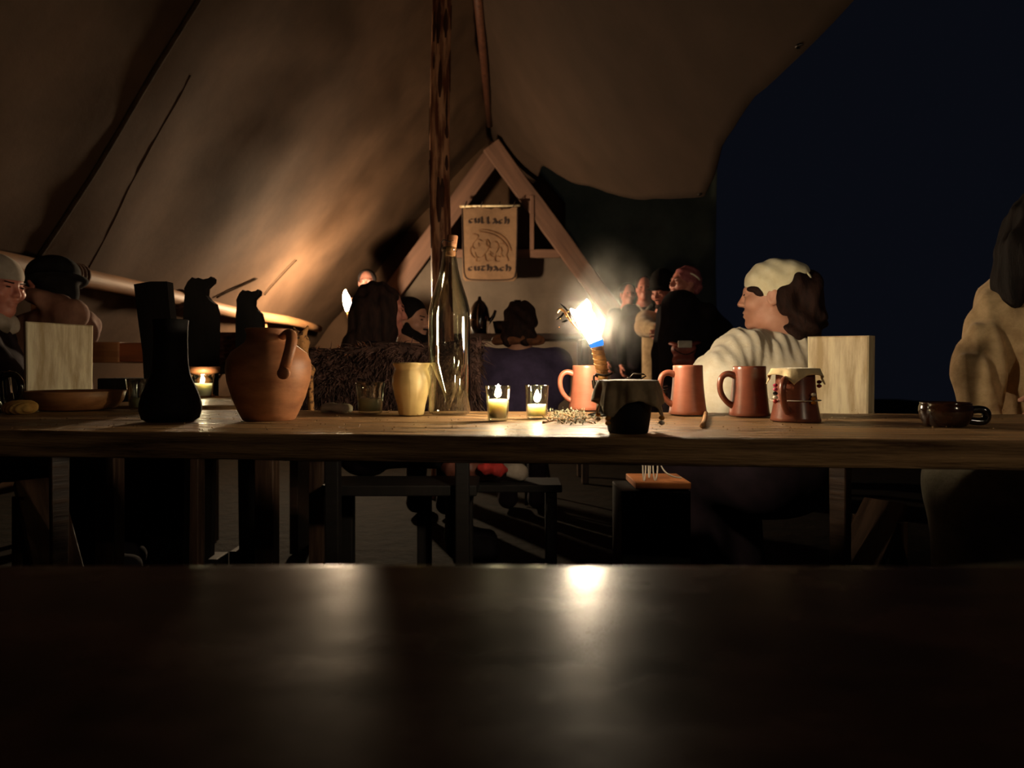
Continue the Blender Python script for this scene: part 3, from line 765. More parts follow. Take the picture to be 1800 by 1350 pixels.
tube('cord', [c2+Vector((-.062, -.006, .043+.002*i))+Vector((.010*math.cos(i*1.9), .010*math.sin(i*1.9), 0)) for i in range(14)], .0022, M['ink'], m2, 6)
tube('cord_end', [c2+Vector((-.064, -.010, .045)), c2+Vector((-.072, -.016, .030)), c2+Vector((-.066, -.018, .012)), c2+Vector((-.07, -.02, .002))], .002, M['ink'], m2, 6, smooth_pts=1)
mug(1317, 733, 35, 28, 646, 'dark glazed brown mug between pale mug and cloth-covered mug', 'terrad', PI+.10)
m4, c4, s4, h4 = mug(1398, 743, 42, 32, 656, 'brown mug under a beaded cream cloth, handle toward the viewer', 'terrad', -PI*.735)

def drape(name, c, R, half, rot, m, drop=.95, flare=.25, nf=9, amp=.006, parent=None, label=None, cat=None, seed=0, tilt=None):
    """square cloth laid over a round rim of radius R"""
    v = [tuple(c+Vector((0, 0, .002)))]; f = []; na, ns = 72, 16
    tips = []
    for k in range(na):
        a = 2*PI*k/na; aa = a-rot; L = half/max(abs(math.cos(aa)), abs(math.sin(aa)))
        for j in range(1, ns+1):
            s = L*j/ns
            if s <= R: r, z = s, .002-.0015*(s/R)**2
            else:
                e = s-R; fo = amp*math.sin(nf*a+seed)*min(1, e/.02)+amp*.5*math.sin(nf*2.3*a+seed*2)*min(1, e/.03)
                r = R+.004+flare*e+fo; z = .0005-drop*max(0, e-.003)
            p = c+Vector((r*math.cos(a), r*math.sin(a), z)); v.append(tuple(p))
        tips.append((L, Vector(v[-1])))
    for k in range(na):
        a0 = 1+k*ns; b0 = 1+((k+1) % na)*ns; f.append((0, a0, b0))
        for j in range(ns-1): f.append((a0+j, a0+j+1, b0+j+1, b0+j))
    o = mesh(name, v, f, m, parent); sd = o.modifiers.new('t', 'SOLIDIFY'); sd.thickness = .0022; sd.offset = 1
    if label: tag(o, label, cat)
    return o, [t[1] for t in sorted(tips, key=lambda t: -t[0])[:4]]
beadcols = {'pink': mat('bead_pink', 'd0506e', 'b03c58', 10, .25, 0), 'blk': mat('bead_black', '141010', '0c0808', 10, .2, 0), 'wht': mat('bead_white', 'e8dcc8', 'd8c8b0', 10, .3, 0),
            'red': mat('bead_red', 'a02c28', '842020', 10, .25, 0), 'amb': mat('bead_amber', 'd08a2a', 'b06e1c', 10, .2, .0)}
def bead_string(p, cols, parent, r=.0046, sway=(0, 0)):
    parent = tube('bead_string', [p, p+Vector((sway[0], sway[1], -len(cols)*r*1.9))], .0008, M['ink'], parent, 5)
    for i, cn in enumerate(cols): ball('bead', p+Vector((sway[0]*i/len(cols), sway[1]*i/len(cols), -r*1.85*(i+.5))), (r*1.15, r*1.15, r*.9), beadcols[cn], parent, 10)
# mug cover
cc, tips = drape('cloth_cover', c4+Vector((0, 0, h4+.004)), 33/s4+.003, .060, .35, M['clothc'], .86, .30, 6, .005, None, 'small cream cloth with bead strings covering the rightmost mug', 'cloth', 1)
bead_string(P(1363, 674, c4.y-.022), ['pink', 'pink', 'blk', 'wht', 'red'], cc)
bead_string(P(1430, 690, c4.y-.048), ['wht', 'amb', 'amb'], cc)
bead_string(P(1440, 668, c4.y-.01), ['red', 'red'], cc)
tube('tie_string', [c4+Vector(((33/s4+.010)*math.cos(a), (33/s4+.010)*math.sin(a), h4*.42)) for a in np.linspace(0, 2*PI, 30)[:-1]], .0012, M['white'], cc, 5, True)
# covered black jar
c, s = onT(1104, 764, 34)
jr = thing('black_jar', 'small black jar under a brown cloth at the table edge', 'jar', c)
lathe('body', c, prof_px(s, 764, [(32, 764), (35, 761), (39, 735), (42, 705), (43, 685), (43, 675)], .004), M['leatherb'], jr, 40)
cv, tips = drape('cloth_cover', c+Vector((0, 0, 90/s)), 46/s, .084, .12, M['clothb'], .93, .18, 8, .006, None, 'brown cloth with weighted corners draped over the black jar', 'cloth', 2)
for i, t in enumerate(tips[:4]): bead_string(t+Vector((0, -.001, .004)), ['amb', 'wht'] if i % 2 else ['amb', 'amb'], cv, .0044)
# glazed bowl at right
c, s = onT(1662, 752, 34)
gb = thing('glazed_bowl', 'squat dark glazed bowl with a side lug at the right', 'bowl', c)
lathe('body', c, prof_px(s, 752, [(28, 752), (33, 749), (39, 738), (41.5, 726), (41, 718), (39, 713), (40, 711)], .004), M['glaze'], gb, 44)
tube('lug', [c+Vector((38/s, .0, .030)), c+Vector((55/s, -.004, .034)), c+Vector((66/s, -.008, .031)), c+Vector((68/s, -.008, .016)), c+Vector((60/s, -.006, .008)), c+Vector((36/s, 0, .012))], .008, M['dglaze'], gb, 10, smooth_pts=2)
# wooden dish left
c = P(134, HZ, 1.86); c.z = TT; s = FPX/1.86
tag(lathe('wooden_dish', c, [(0, 0), (56/s, 0), (64/s, .006), (73/s, .024), (77/s, .050), (75.5/s, .052), (70/s, .030), (60/s, .012), (0, .010)], M['dish'], None, 48, .015), 'shallow brown wooden dish below the pale chair board', 'dish')
# dark tankard at the left edge
c = P(-14, HZ, 1.72); c.z = TT; s = FPX/1.72
tk = thing('dark_tankard', 'dark glossy tankard cut by the left edge, big loop handle', 'tankard', c)
lathe('body', c, [(0, 0), (.048, 0), (.050, .004), (.046, .03), (.040, .08), (.038, .105), (.0365, .106), (.034, .10), (.038, .04), (.04, .01), (0, .008)], M['dglaze'], tk, 36)
tube('handle', [c+Vector((.036, -.01, .092)), c+Vector((.058, -.014, .102)), c+Vector((.082, -.018, .090)), c+Vector((.092, -.020, .065)), c+Vector((.082, -.018, .036)), c+Vector((.062, -.014, .015)), c+Vector((.044, -.01, .010))], [.009, .0085, .008, .008, .0075, .007, .009], M['dglaze'], tk, 12, smooth_pts=2)
S = Sdf(); p = P(36, 716, 1.66); p.z = TT+.014
S.ell(p, (.034, .024, .014)).ell(p+Vector((.012, .006, .004)), (.02, .018, .012)).ell(p+Vector((-.02, -.004, .0)), (.02, .017, .012))
tag(sdfobj('bread_crust', S, .003, M['bread'], None, folds(.003, 190, 3, 2)), 'torn piece of bread by the tankard handle', 'bread')
# crumpled rag
S = Sdf(); p = P(592, 716, 1.74); p.z = TT+.008
S.ell(p, (.034, .018, .008)).ell(p+Vector((.018, .0, .002)), (.02, .014, .007)).ell(p+Vector((-.024, .0, .003)), (.014, .012, .008))
tag(sdfobj('crumpled_rag', S, .003, M['white'], None, folds(.004, 170, 4, 4)), 'small crumpled pale rag between jug and unlit candle', 'rag')
# footed bowl behind the rear candle
c = P(358, HZ, 2.70); c.z = TT; s = FPX/2.70
tag(lathe('footed_bowl', c, [(0, 0), (.040, 0), (.042, .006), (.016, .016), (.013, .03), (.022, .05), (.034, .066), (.013, .082), (.040, .092), (.060, .098), (.062, .120), (.058, .122), (.05, .106), (0, .100)], M['dish'], None, 36), 'turned wooden footed bowl behind the rear candle', 'bowl')

# lying stick
a = P(1234, 753, TB(753)); b = P(1242, 729, TB(729)); a.z = b.z = TT+.0050
tag(tube('wooden_stick', [a+(b-a)*t+Vector((.0015*math.sin(t*5), 0, 0)) for t in np.linspace(0, 1, 9)], .0046, M['twig'], None, 10), 'short wooden stick lying toward the two middle mugs', 'stick')

# herbs and twigs
tw = [((1000, 742), (1048, 737)), ((965, 738), (1020, 745)), ((985, 730), (1040, 747)), ((955, 746), (985, 741))]
twlab = ['longest pale twig among the herbs before the torch', 'thin twig lying left across the dried herbs', 'slanting twig under the torch mug', 'short twig by the low candle glass']
for (p0, p1), lb_ in zip(tw, twlab):
    a = P(p0[0], p0[1], TB(p0[1])); b = P(p1[0], p1[1], TB(p1[1])); a.z = b.z = TT+.004
    tag(tube('herb_twig', [a, a.lerp(b, .4)+Vector((0, .003, .001)), b], [.003, .0026, .0018], M['twig'], None, 6, smooth_pts=1), lb_, 'twig', 'twigs on the table')
v = []; f = []
for i in range(900):
    px = random.gauss(1008, 30); py = random.uniform(727, 749)
    if not 950 < px < 1072 or (px > 1028 and py < 737): continue
    D = TB(py); p = P(px, py, D); p.z = TT+random.random()**2*.012+.004
    a = random.uniform(0, 2*PI); ln = random.uniform(.003, .011); w = ln*.22; d = Vector((math.cos(a), math.sin(a), random.uniform(-.2, .9))).normalized()*ln; n = Vector((-d.y, d.x, .2*ln)).normalized()*w
    k = len(v); v += [p-d*.5, p+n, p+d*.5+Vector((0, 0, .001)), p-n]; f.append((k, k+1, k+2, k+3))
tag(mesh('dried_herbs', v, f, M['herb'], None, False), 'scatter of crumbled dried herbs before the torch', 'herbs', None, 'stuff')
v = []; f = []
for i in range(420):
    px = random.uniform(20, 1780); py = random.uniform(722, 760)
    if 1222 < px < 1252 or 945 < px < 1080: continue
    D = TB(py); p = P(px, py, D); p.z = TT+.0024
    r = random.uniform(.0008, .0022); k = len(v)
    v += [p+Vector((r, 0, 0)), p+Vector((-r*.5, r, 0)), p+Vector((-r*.6, -r, 0)), p+Vector((0, 0, r*1.3))]; f += [(k, k+1, k+3), (k+1, k+2, k+3), (k+2, k, k+3)]
tag(mesh('table_crumbs', v, f, M['table'], None, False), 'tiny crumbs strewn over the plank table', 'crumbs', None, 'stuff')

# ================================================================== TORCHES
TD = 1.60
th = P(1056, HZ, TD); th.z = TT
to = thing('table_torch', 'burning bark torch leaning in an iron holder on the table', 'torch', th)
lathe('holder', th, [(0, 0), (.030, 0), (.031, .004), (.010, .010), (.009, .055), (.020, .066), (.0225, .085), (.021, .085), (.017, .068), (0, .064)], M['iron'], to, 24)
tube('holder_prong', [P(1050, 662, TD-.02), P(1046, 658, TD-.026), P(1043, 664, TD-.03), P(1046, 680, TD-.03), P(1050, 690, TD-.026)], .0026, M['iron'], to, 8, smooth_pts=2)
tube('holder_strip', [P(1047, 657, TD-.022), P(1058, 660, TD-.025), P(1068, 660, TD-.02), P(1076, 656, TD-.012)], .0026, M['iron'], to, 8, smooth_pts=1)
tube('torch_stick', [P(1060, 676, TD), P(1059, 655, TD), P(1056, 640, TD), P(1052, 622, TD), P(1049, 607, TD)], [.010, .0135, .0155, .0145, .0140], M['torch'], to, 16, smooth_pts=1)
for i, t in enumerate((.2, .38, .55, .72, .88)):
    p = P(1060, 660, TD).lerp(P(1049, 607, TD), t); tube('binding', [p+Vector((.0158*math.cos(a), .0158*math.sin(a), .004*math.sin(a))) for a in np.linspace(0, 2*PI, 16)[:-1]], .0012, M['twig'], to, 5, True)
fp = [(1049, 608, 10), (1047, 601, 11.5), (1042, 588, 13.5), (1036, 574, 16), (1030, 562, 17.5), (1026, 551, 17), (1029, 542, 12), (1032, 534, 7), (1031, 526, 1)]
pts = [P(x, y, TD) for x, y, r in fp]
tube('flame', pts, [r/FPX*TD for x, y, r in fp], M['flame'], to, 14, smooth_pts=1)
fp = [(1036, 578, 7), (1027, 566, 10), (1017, 557, 8.5), (1009, 549, 5), (1003, 543, 1)]
tube('flame_tongue', [P(x, y, TD-.004) for x, y, r in fp], [r/FPX*TD for x, y, r in fp], M['flame'], to, 12, smooth_pts=1)
fp = [(1050, 609.5, 10.5), (1049, 605, 12), (1047, 600, 11.9)]
tube('flame_base', [P(x, y, TD-.0012) for x, y, r in fp], [(r+.8)/FPX*TD for x, y, r in fp], M['blue'], to, 16)
tube('bark_curl', [P(1040, 606, TD-.012), P(1028, 592, TD-.02), P(1014, 578, TD-.024), P(1004, 566, TD-.022), P(996, 554, TD-.02), P(990, 545, TD-.016), P(984, 543, TD-.012), P(980, 550, TD-.012)], [.0012, .0016, .002, .004, .006, .006, .005, .002], M['torch'], to, 8, flat=.3, smooth_pts=1)
for (x0, y0, x1, y1) in ((1003, 560, 992, 540), (1000, 552, 985, 534), (996, 562, 988, 566), (990, 550, 978, 562)):
    tube('charred_strip', [P(x0, y0, TD-.016), P((x0+x1)/2+3, (y0+y1)/2, TD-.022), P(x1, y1, TD-.014)], [.003, .004, .001], M['wick'], to, 6, flat=.4, smooth_pts=1)
for (x, y, r) in ((1003, 563, .0026), (996, 556, .0018), (999, 548, .0016), (985, 560, .0012), (983, 575, .0010)): ball('ember', P(x, y, TD-.024), r, M['ember'], to, 8)
# bent iron strap on the table behind the jar
p = lambda x, y, d=1.56: P(x, y, d)
tag(tube('iron_strap', [p(1102, 664), p(1122, 669), p(1140, 658), p(1104, 657), p(1112, 690), p(1114, 720)], .0032, M['iron'], None, 8, smooth_pts=1, flat=.6), 'bent iron strap sticking up behind the covered jar', 'strap')

# smoke round the torch: an ellipsoid of thin haze, densest in the middle
def smoke(name, c, r, dens, label, rot=0):
    bm = bmesh.new(); bmesh.ops.create_icosphere(bm, subdivisions=3, radius=1)
    o = bmobj(name, bm, None, None); o.location = c; o.scale = r; o.rotation_euler = (0, rot, 0)
    m = bpy.data.materials.new(name); m.use_nodes = True; N = m.node_tree.nodes; L = m.node_tree.links; N.remove(N['Principled BSDF'])
    vo = N.new('ShaderNodeVolumePrincipled'); vo.inputs['Color'].default_value = (.80, .76, .68, 1)
    tc = N.new('ShaderNodeTexCoord'); nz = N.new('ShaderNodeTexNoise'); nz.inputs['Scale'].default_value = 1.7; nz.inputs['Detail'].default_value = 3; nz.inputs['Distortion'].default_value = 1.8
    mp = N.new('ShaderNodeMapping'); mp.inputs['Scale'].default_value = (1.1, 1.1, .8); L.new(tc.outputs['Object'], mp.inputs[0]); L.new(mp.outputs[0], nz.inputs['Vector'])
    gr = N.new('ShaderNodeTexGradient'); gr.gradient_type = 'SPHERICAL'; L.new(tc.outputs['Object'], gr.inputs[0])
    mr = N.new('ShaderNodeMapRange'); mr.inputs[1].default_value = .40; mr.inputs[2].default_value = .72; mr.inputs[3].default_value = .05; mr.inputs[4].default_value = dens
    pw = N.new('ShaderNodeMath'); pw.operation = 'POWER'; pw.inputs[1].default_value = 1.4; L.new(gr.outputs['Fac'], pw.inputs[0])
    mu = N.new('ShaderNodeMath'); mu.operation = 'MULTIPLY'; L.new(nz.outputs['Fac'], mr.inputs[0]); L.new(mr.outputs[0], mu.inputs[0]); L.new(pw.outputs[0], mu.inputs[1])
    L.new(mu.outputs[0], vo.inputs['Density']); L.new(vo.outputs[0], N['Material Output'].inputs['Volume'])
    o.data.materials.append(m); tag(o, label, 'smoke', None, 'stuff')
smoke('torch_smoke', P(1058, 545, TD+.03), (.14, .11, .20), 2.0, 'pale smoke curling round the table torch flame', .05)

# ================================================================== CHAIRS AND FURNITURE BEHIND
def bog_chair(label, c, w, t, ztop, nrm, m, zlow, seat_len=.32, rear=.30):
    """chair of two planks: an upright back board (its face looks along nrm) and a seat plank that runs through it to the ground"""
    n = Vector((nrm[0], nrm[1], 0)).normalized(); l = Vector((-n.y, n.x, 0)); c = Vector((c[0], c[1], 0)); Zv = Vector((0, 0, 1))
    o = thing('board_chair', label, 'chair', c); R = Matrix((l, n, Zv)).transposed()
    Rp = Matrix((l, -n, Zv)).transposed() if False else R
    prism('back_board', [(-w/2, ztop), (w/2, ztop-.004), (w/2*.97, .70), (w*.30, .62), (-w*.30, .62), (-w/2*.97, .70)], MT(c, R), t, m, o, .004)
    prism('shaded_board_end', [(-w*.14, .62), (w*.14, .62), (w*.12, .0), (-w*.12, .0)], MT(c, R), t*.9, M['table_d'], o, .003)  # lower end of the back board; under-table shade put into a darker wood colour
    a = c-n*seat_len+Zv*(zlow+.02); b = c+n*rear+Zv*.03
    beam('seat_plank', a, b, w*.72, .035, M['table_d'], o, .004)  # seat and legs: same wood as the board, darkened for shade below the table
    beam('front_leg', c-n*(seat_len-.05)+l*.06+Zv*.0, c-n*(seat_len-.05)+l*.06+Zv*(zlow-.02), .04, .04, M['table_d'], o, .003, up=(1, 0, 0))
    beam('front_leg', c-n*(seat_len-.05)-l*.06+Zv*.0, c-n*(seat_len-.05)-l*.06+Zv*(zlow-.02), .04, .04, M['table_d'], o, .003, up=(1, 0, 0))
    return o
p = P(1477, 648, 2.01)
bog_chair('pale board-backed chair right of the kerchief wearer', (p.x, p.y), .186, .044, P(0, 589, 1.98).z, (-.80, -.60), M['pale'], .40, .30, .14)
p = P(104, 648, 2.32)
bog_chair('pale worn board-backed chair above the wooden dish', (p.x, p.y), .200, .036, P(0, 568, 2.32).z, (.75, -.66), M['pale'], .42, .28, .12)

def carved_post(name, label, D, poly, zfoot=.06):
    """upright plank whose outline is given in pixels, on a square foot"""
    xs = [x for x, y in poly]; c = P(sum(xs)/len(xs), HZ, D); c.z = 0
    o = thing(name, label, 'post', c)
    pl = [((x-900)/FPX*D-c.x, CZ+(HZ-y)/FPX*D) for x, y in poly]
    x0, x1 = pl[-1][0], pl[0][0]
    prism('plank', pl, MT((c.x, D, 0)), .035, M['black'], o, 0)
    box('foot', (.16, .12, zfoot), MT((c.x+.005, D, zfoot/2)), M['black'], o, .004)
    return o
def zpy(z, D): return HZ+(CZ-z)/D*FPX
b0 = zpy(.05, 1.97)
carved_post('plank_post', 'tall black straight-topped plank rising behind the leather bottle', 1.97, [(241, 501), (270, 496), (299, 496), (303, 540), (310, 600), (320, 655), (330, 760), (326, b0), (270, b0), (264, 760), (256, 620), (248, 560)])
hp = [(326, 540), (328, 520), (327, 508), (333, 496), (341, 488), (346, 491), (352, 489), (360, 492), (369, 490), (374, 487), (378, 491), (377, 498), (371, 503), (366, 508), (365, 520), (371, 528), (380, 535), (384, 550), (384, 600), (382, 650)]
b0 = zpy(.05, 2.86); tail = [(378, 760), (374, b0), (333, b0), (330, 760), (327, 650), (325, 590)]
carved_post('carved_post', 'black post carved as an animal head, nearer the leather bottle', 2.86, hp+tail)
hp2 = [((x-352)*.80+438, (y-488)*.88+510) for x, y in hp]; b0 = zpy(.05, 2.98)
carved_post('carved_post', 'black post carved as an animal head, rising behind the clay jug', 2.98, hp2+[((x-352)*.8+438, yy) for (x, y), yy in zip(tail, (760, b0, b0, 760, 640, 590))])

# bench board and box at left
a, b = P(162, 618, 2.95), P(270, 618, 2.95)
bx_ = thing('wooden_chest', 'reddish wooden chest behind the left chairs', 'chest', ((a.x+b.x)/2, 3.05, 0))
box('body', (.26, .22, .82), MT(((a.x+b.x)/2-.01, 3.10, .41)), M['black'], bx_, .006)
box('lid', (.275, .28, .085), MT(((a.x+b.x)/2, 3.08, P(0, 619, 2.9).z)), M['redwood'], bx_, .006)
box('lid_end', (.125, .285, .092), MT((a.x+.065, 3.078, P(0, 619, 2.9).z)), M['dish'], bx_, .006)

# quilted cushion
qc = P(405, 606, 3.2); v = []; f = []; n = 26
for i in range(n+1):
    for j in range(n+1):
        u, t = i/n-.5, j/n-.5; e = (1-(2*u)**6)*(1-(2*t)**6)
        z = .05*e*(.45+.55*abs(math.sin((u+t)*PI*4))*abs(math.sin((u-t)*PI*4)))
        v.append((qc.x+u*.30, qc.y-z, qc.z+t*.16-.02))
for i in range(n):
    for j in range(n): a = i*(n+1)+j; f.append((a, a+1, a+n+2, a+n+1))
qo = thing('quilted_cushion', 'reddish quilted cushion propped behind the clay jug', 'cushion', (qc.x, qc.y, qc.z-.1))
mesh('quilting', v, f, M['quilt'], qo); box('back_cloth', (.30, .05, .16), MT((qc.x, qc.y+.025, qc.z-.02)), M['quilt'], qo, .02)
bl = thing('low_bench', 'dark bench behind the clay jug bearing the cushion', 'bench', (qc.x, qc.y+.02, 0))
box('seat', (.62, .30, .04), MT((qc.x+.1, qc.y+.02, qc.z-.12)), M['table_d'], bl, .005)
for sx in (-.24, .24): box('leg', (.04, .26, qc.z-.14), MT((qc.x+.1+sx, qc.y+.02, (qc.z-.14)/2)), M['table_d'], bl, .004)
c = P(432, 606, 3.06); c.z = qc.z-.10
tag(lathe('white_cup', c, [(0, 0), (.024, 0), (.030, .05), (.034, .085), (.032, .085), (.026, .02), (0, .012)], M['white'], None, 28), 'small white cup on the bench behind the jug', 'cup')

# fur covered bench
fb = thing('fur_bench', 'high-backed wooden bench beneath the dark fur behind the beaker', 'bench', (-.55, 2.42, 0))
F0, F1 = P(548, 640, 2.30), P(835, 640, 2.30)
beam('back_board', (F0.x, 2.36, P(0, 650, 2.36).z-.080), (F1.x, 2.36, P(0, 650, 2.36).z-.080), .035, .16, M['black'], fb)
beam('seat', (F0.x, 2.52, .42), (F1.x, 2.52, .42), .22, .04, M['black'], fb)
for x in (F0.x+.05, F1.x-.05):
    beam('leg', (x, 2.40, 0), (x, 2.38, .85), .05, .05, M['black'], fb, up=(1, 0, 0)); beam('leg', (x, 2.60, 0), (x, 2.60, .41), .05, .05, M['black'], fb, up=(1, 0, 0))
ft = thing('fur_throw', 'dark shaggy fur thrown over the bench behind the beaker', 'fur', (-.5, 2.3, .75))
def fur_pt(u, t):
    top = P(0, 622-14*u+4*math.sin(u*11), 2.33).z; bot = P(0, 735, 2.30).z
    x = F0.x-.02+(F1.x-F0.x+.04)*u
    if t < .7: k = t/.7; return Vector((x, 2.325-.035*math.sin(k*PI)-.02*math.sin(u*7+k*3), bot+(top-bot)*k))
    k = (t-.7)/.3; return Vector((x, 2.325+.09*k, top+.018*math.sin(k*PI)-.03*k*k))
v = [fur_pt(i/40, j/20) for i in range(41) for j in range(21)]; f = [(i*21+j, i*21+j+1, i*21+j+22, i*21+j+21) for i in range(40) for j in range(20)]
o = mesh('hide', v, f, M['fur'], ft); sd = o.modifiers.new('t', 'SOLIDIFY'); sd.thickness = .012
def fur_blades(name, n, m, tr, ur=(0, 1), ln=(.03, .075), w=.0022):
    v = []; f = []
    for i in range(n):
        u = random.uniform(*ur); t = random.uniform(*tr); p = fur_pt(u, t); e = 1e-3
        nr = (fur_pt(u+e, t)-p).cross(fur_pt(u, t+e)-p).normalized()
        if nr.y > 0 and t < .7: nr = -nr
        if t >= .7 and nr.z < 0: nr = -nr
        L = random.uniform(*ln); d = (nr*.6+Vector((random.gauss(.15, .45), -.1, random.gauss(-.75, .4)))).normalized()
        d2 = (d+Vector((random.gauss(0, .4), 0, -.5))).normalized(); s_ = d.cross(Vector((random.gauss(0, 1), random.gauss(0, 1), random.gauss(0, 1)))).normalized()*w
        k = len(v); q = p+d*L*.5; v += [p-s_, p+s_, q-s_*.8, q+s_*.8, q+d2*L*.5]; f += [(k, k+1, k+3, k+2), (k+2, k+3, k+4)]
    tag(mesh(name, v, f, m, ft), None, None, None, 'stuff')
fur_blades('fur_hair', 9000, M['fur'], (0, .75)); fur_blades('fur_fringe', 1400, M['furr'], (.66, .95), (0, .36), (.015, .035))
# spotted pelt with an ear
S = Sdf(); pc = lambda x, y, d=2.17: P(x, y, d)
S.cone(pc(519, 590), pc(530, 602), .018, .022).cone(pc(530, 602), pc(533, 628), .020, .014).cone(pc(532, 628), pc(545, 650), .013, .012).cone(pc(535, 585), pc(541, 574), .009, .003, .01).cone(pc(519, 584), pc(517, 576), .008, .004, .01)
S.cone(pc(545, 650), pc(548, 735), .012, .010).ell(pc(538, 576, 2.155), (.004, .004, .005), None, .003, 's')
tag(sdfobj('spotted_pelt', S, .004, M['pelt'], None, folds(.003, 120, 3, 3)), 'spotted tan pelt with an ear, hung behind the jug', 'pelt')

# back table with kettle, bottle, pan
kt = thing('back_table', 'dark table far behind the centre sitter', 'table', (-.25, 5.2, 0)); KZ_ = P(0, 588, 5.1).z
for k in range(2): box('plank', (1.5, .25, .04), MT((-.1, 5.06+.256*k, KZ_-.02)), M['table_d'], kt, .004)
for x in (-.75, .55):
    for y in (5.0, 5.35): beam('leg', (x, y, 0), (x, y, KZ_-.04), .05, .05, M['table_d'], kt, up=(1, 0, 0))
c = P(843, HZ, 5.06); c.z = KZ_; s = FPX/5.06
k_ = thing('black_kettle', 'round black kettle on the back table by the bottle neck', 'kettle', c)
lathe('body', c, [(0, 0), (13/s, 0), (17/s, 14/s), (18/s, 30/s), (15/s, 46/s), (9/s, 56/s), (4/s, 60/s), (2.5/s, 66/s), (0, 67/s)], M['dglaze'], k_, 32)
tube('spout', [c+Vector((14/s, 0, 20/s)), c+Vector((24/s, 0, 30/s)), c+Vector((28/s, 0, 42/s))], [.02, .014, .011], M['dglaze'], k_, 10, smooth_pts=1)
c = P(886, HZ, 5.04); c.z = KZ_
pn = thing('frying_pan', 'black pan with handle beside the kettle', 'pan', c)
lathe('pan_body', c, [(0, 0), (16/s, 0), (20/s, 22/s), (19/s, 22/s), (15/s, 3/s), (0, 3/s)], M['iron'], pn, 28)
tube('handle', [c+Vector((18/s, -.03, 20/s)), c+Vector((30/s, -.06, 26/s)), c+Vector((44/s, -.08, 28/s))], .010, M['iron'], pn, 8)
c = P(909, HZ, 5.24); c.z = KZ_
tag(lathe('black_flask', c, [(0, 0), (14/s, 0), (15/s, 20/s), (12/s, 36/s), (7/s, 42/s), (7/s, 64/s), (0, 64/s)], M['black'], None, 20), 'square-necked black flask above the centre sitter', 'flask')
c = P(858, HZ, 4.95); c.z = KZ_
tag(lathe('wax_candle', c, [(0, 0), (2.4/s, 0), (2.4/s, 20/s), (1/s, 21/s), (0, 21/s)], M['wax'], None, 14), 'thin pale unlit candle below the kettle', 'candle')

fc = P(925, HZ, 4.40); fc.z = 0
fi = thing('fire_bowl', 'iron fire bowl burning behind the cloaked sitter', 'brazier', fc)
lathe('bowl', fc+Vector((0, 0, .50)), [(0, 0), (.06, .0), (.13, .04), (.17, .10), (.165, .10), (.12, .05), (0, .02)], M['iron'], fi, 28)
for a in (0.5, 2.6, 4.7): tube('leg', [fc+Vector((.20*math.cos(a), .20*math.sin(a), 0)), fc+Vector((.10*math.cos(a), .10*math.sin(a), .53))], .012, M['iron'], fi, 8)
for i, (dx, dy, h, r_) in enumerate(((0, 0, .20, .05), (.05, .02, .15, .04), (-.05, .01, .16, .04), (.0, -.05, .13, .035))): flame('fire_tongue', fc+Vector((dx, dy, .56)), h, r_, M['fire'], fi, (.02*(-1)**i, 0))
for a in (.3, 1.5, 2.7): beam('log', fc+Vector((.12*math.cos(a), .12*math.sin(a), .56)), fc+Vector((-.12*math.cos(a), -.12*math.sin(a), .585)), .035, .035, M['bark'], fi)
# lantern on a post, behind and to the right of the viewer
lc = Vector((1.45, -.95, 0)); lp = thing('lantern_post', 'wooden post with an iron candle lantern behind the viewer', 'lantern', lc)
tube('post', [lc, lc+Vector((.01, 0, .8)), lc+Vector((0, 0, 1.5))], .035, M['timber'], lp, 10)
lt = lathe('lantern_floor', lc+Vector((0, 0, 1.5)), [(0, 0), (.075, 0), (.075, .02), (0, .02)], M['iron'], lp, 20)
lathe('lantern_pane', lc+Vector((0, 0, 1.52)), [(.066, 0), (.066, .16), (.064, .16), (.064, 0)], M['glass'], lp, 20)
for a in (0, PI/2, PI, PI*1.5): tube('lantern_bar', [lc+Vector((.07*math.cos(a+.7), .07*math.sin(a+.7), 1.52)), lc+Vector((.07*math.cos(a+.7), .07*math.sin(a+.7), 1.69))], .004, M['iron'], lp, 6)
lathe('lantern_roof', lc+Vector((0, 0, 1.685)), [(.082, 0), (.08, .008), (.03, .05), (.012, .06), (0, .062)], M['iron'], lp, 20)
lw_ = lathe('lantern_candle', lc+Vector((0, 0, 1.52)), [(0, 0), (.022, 0), (.022, .05), (0, .05)], M['wax'], lp, 16)
flame('lantern_flame', lc+Vector((0, 0, 1.572)), .05, .014, M['lant'], lw_)
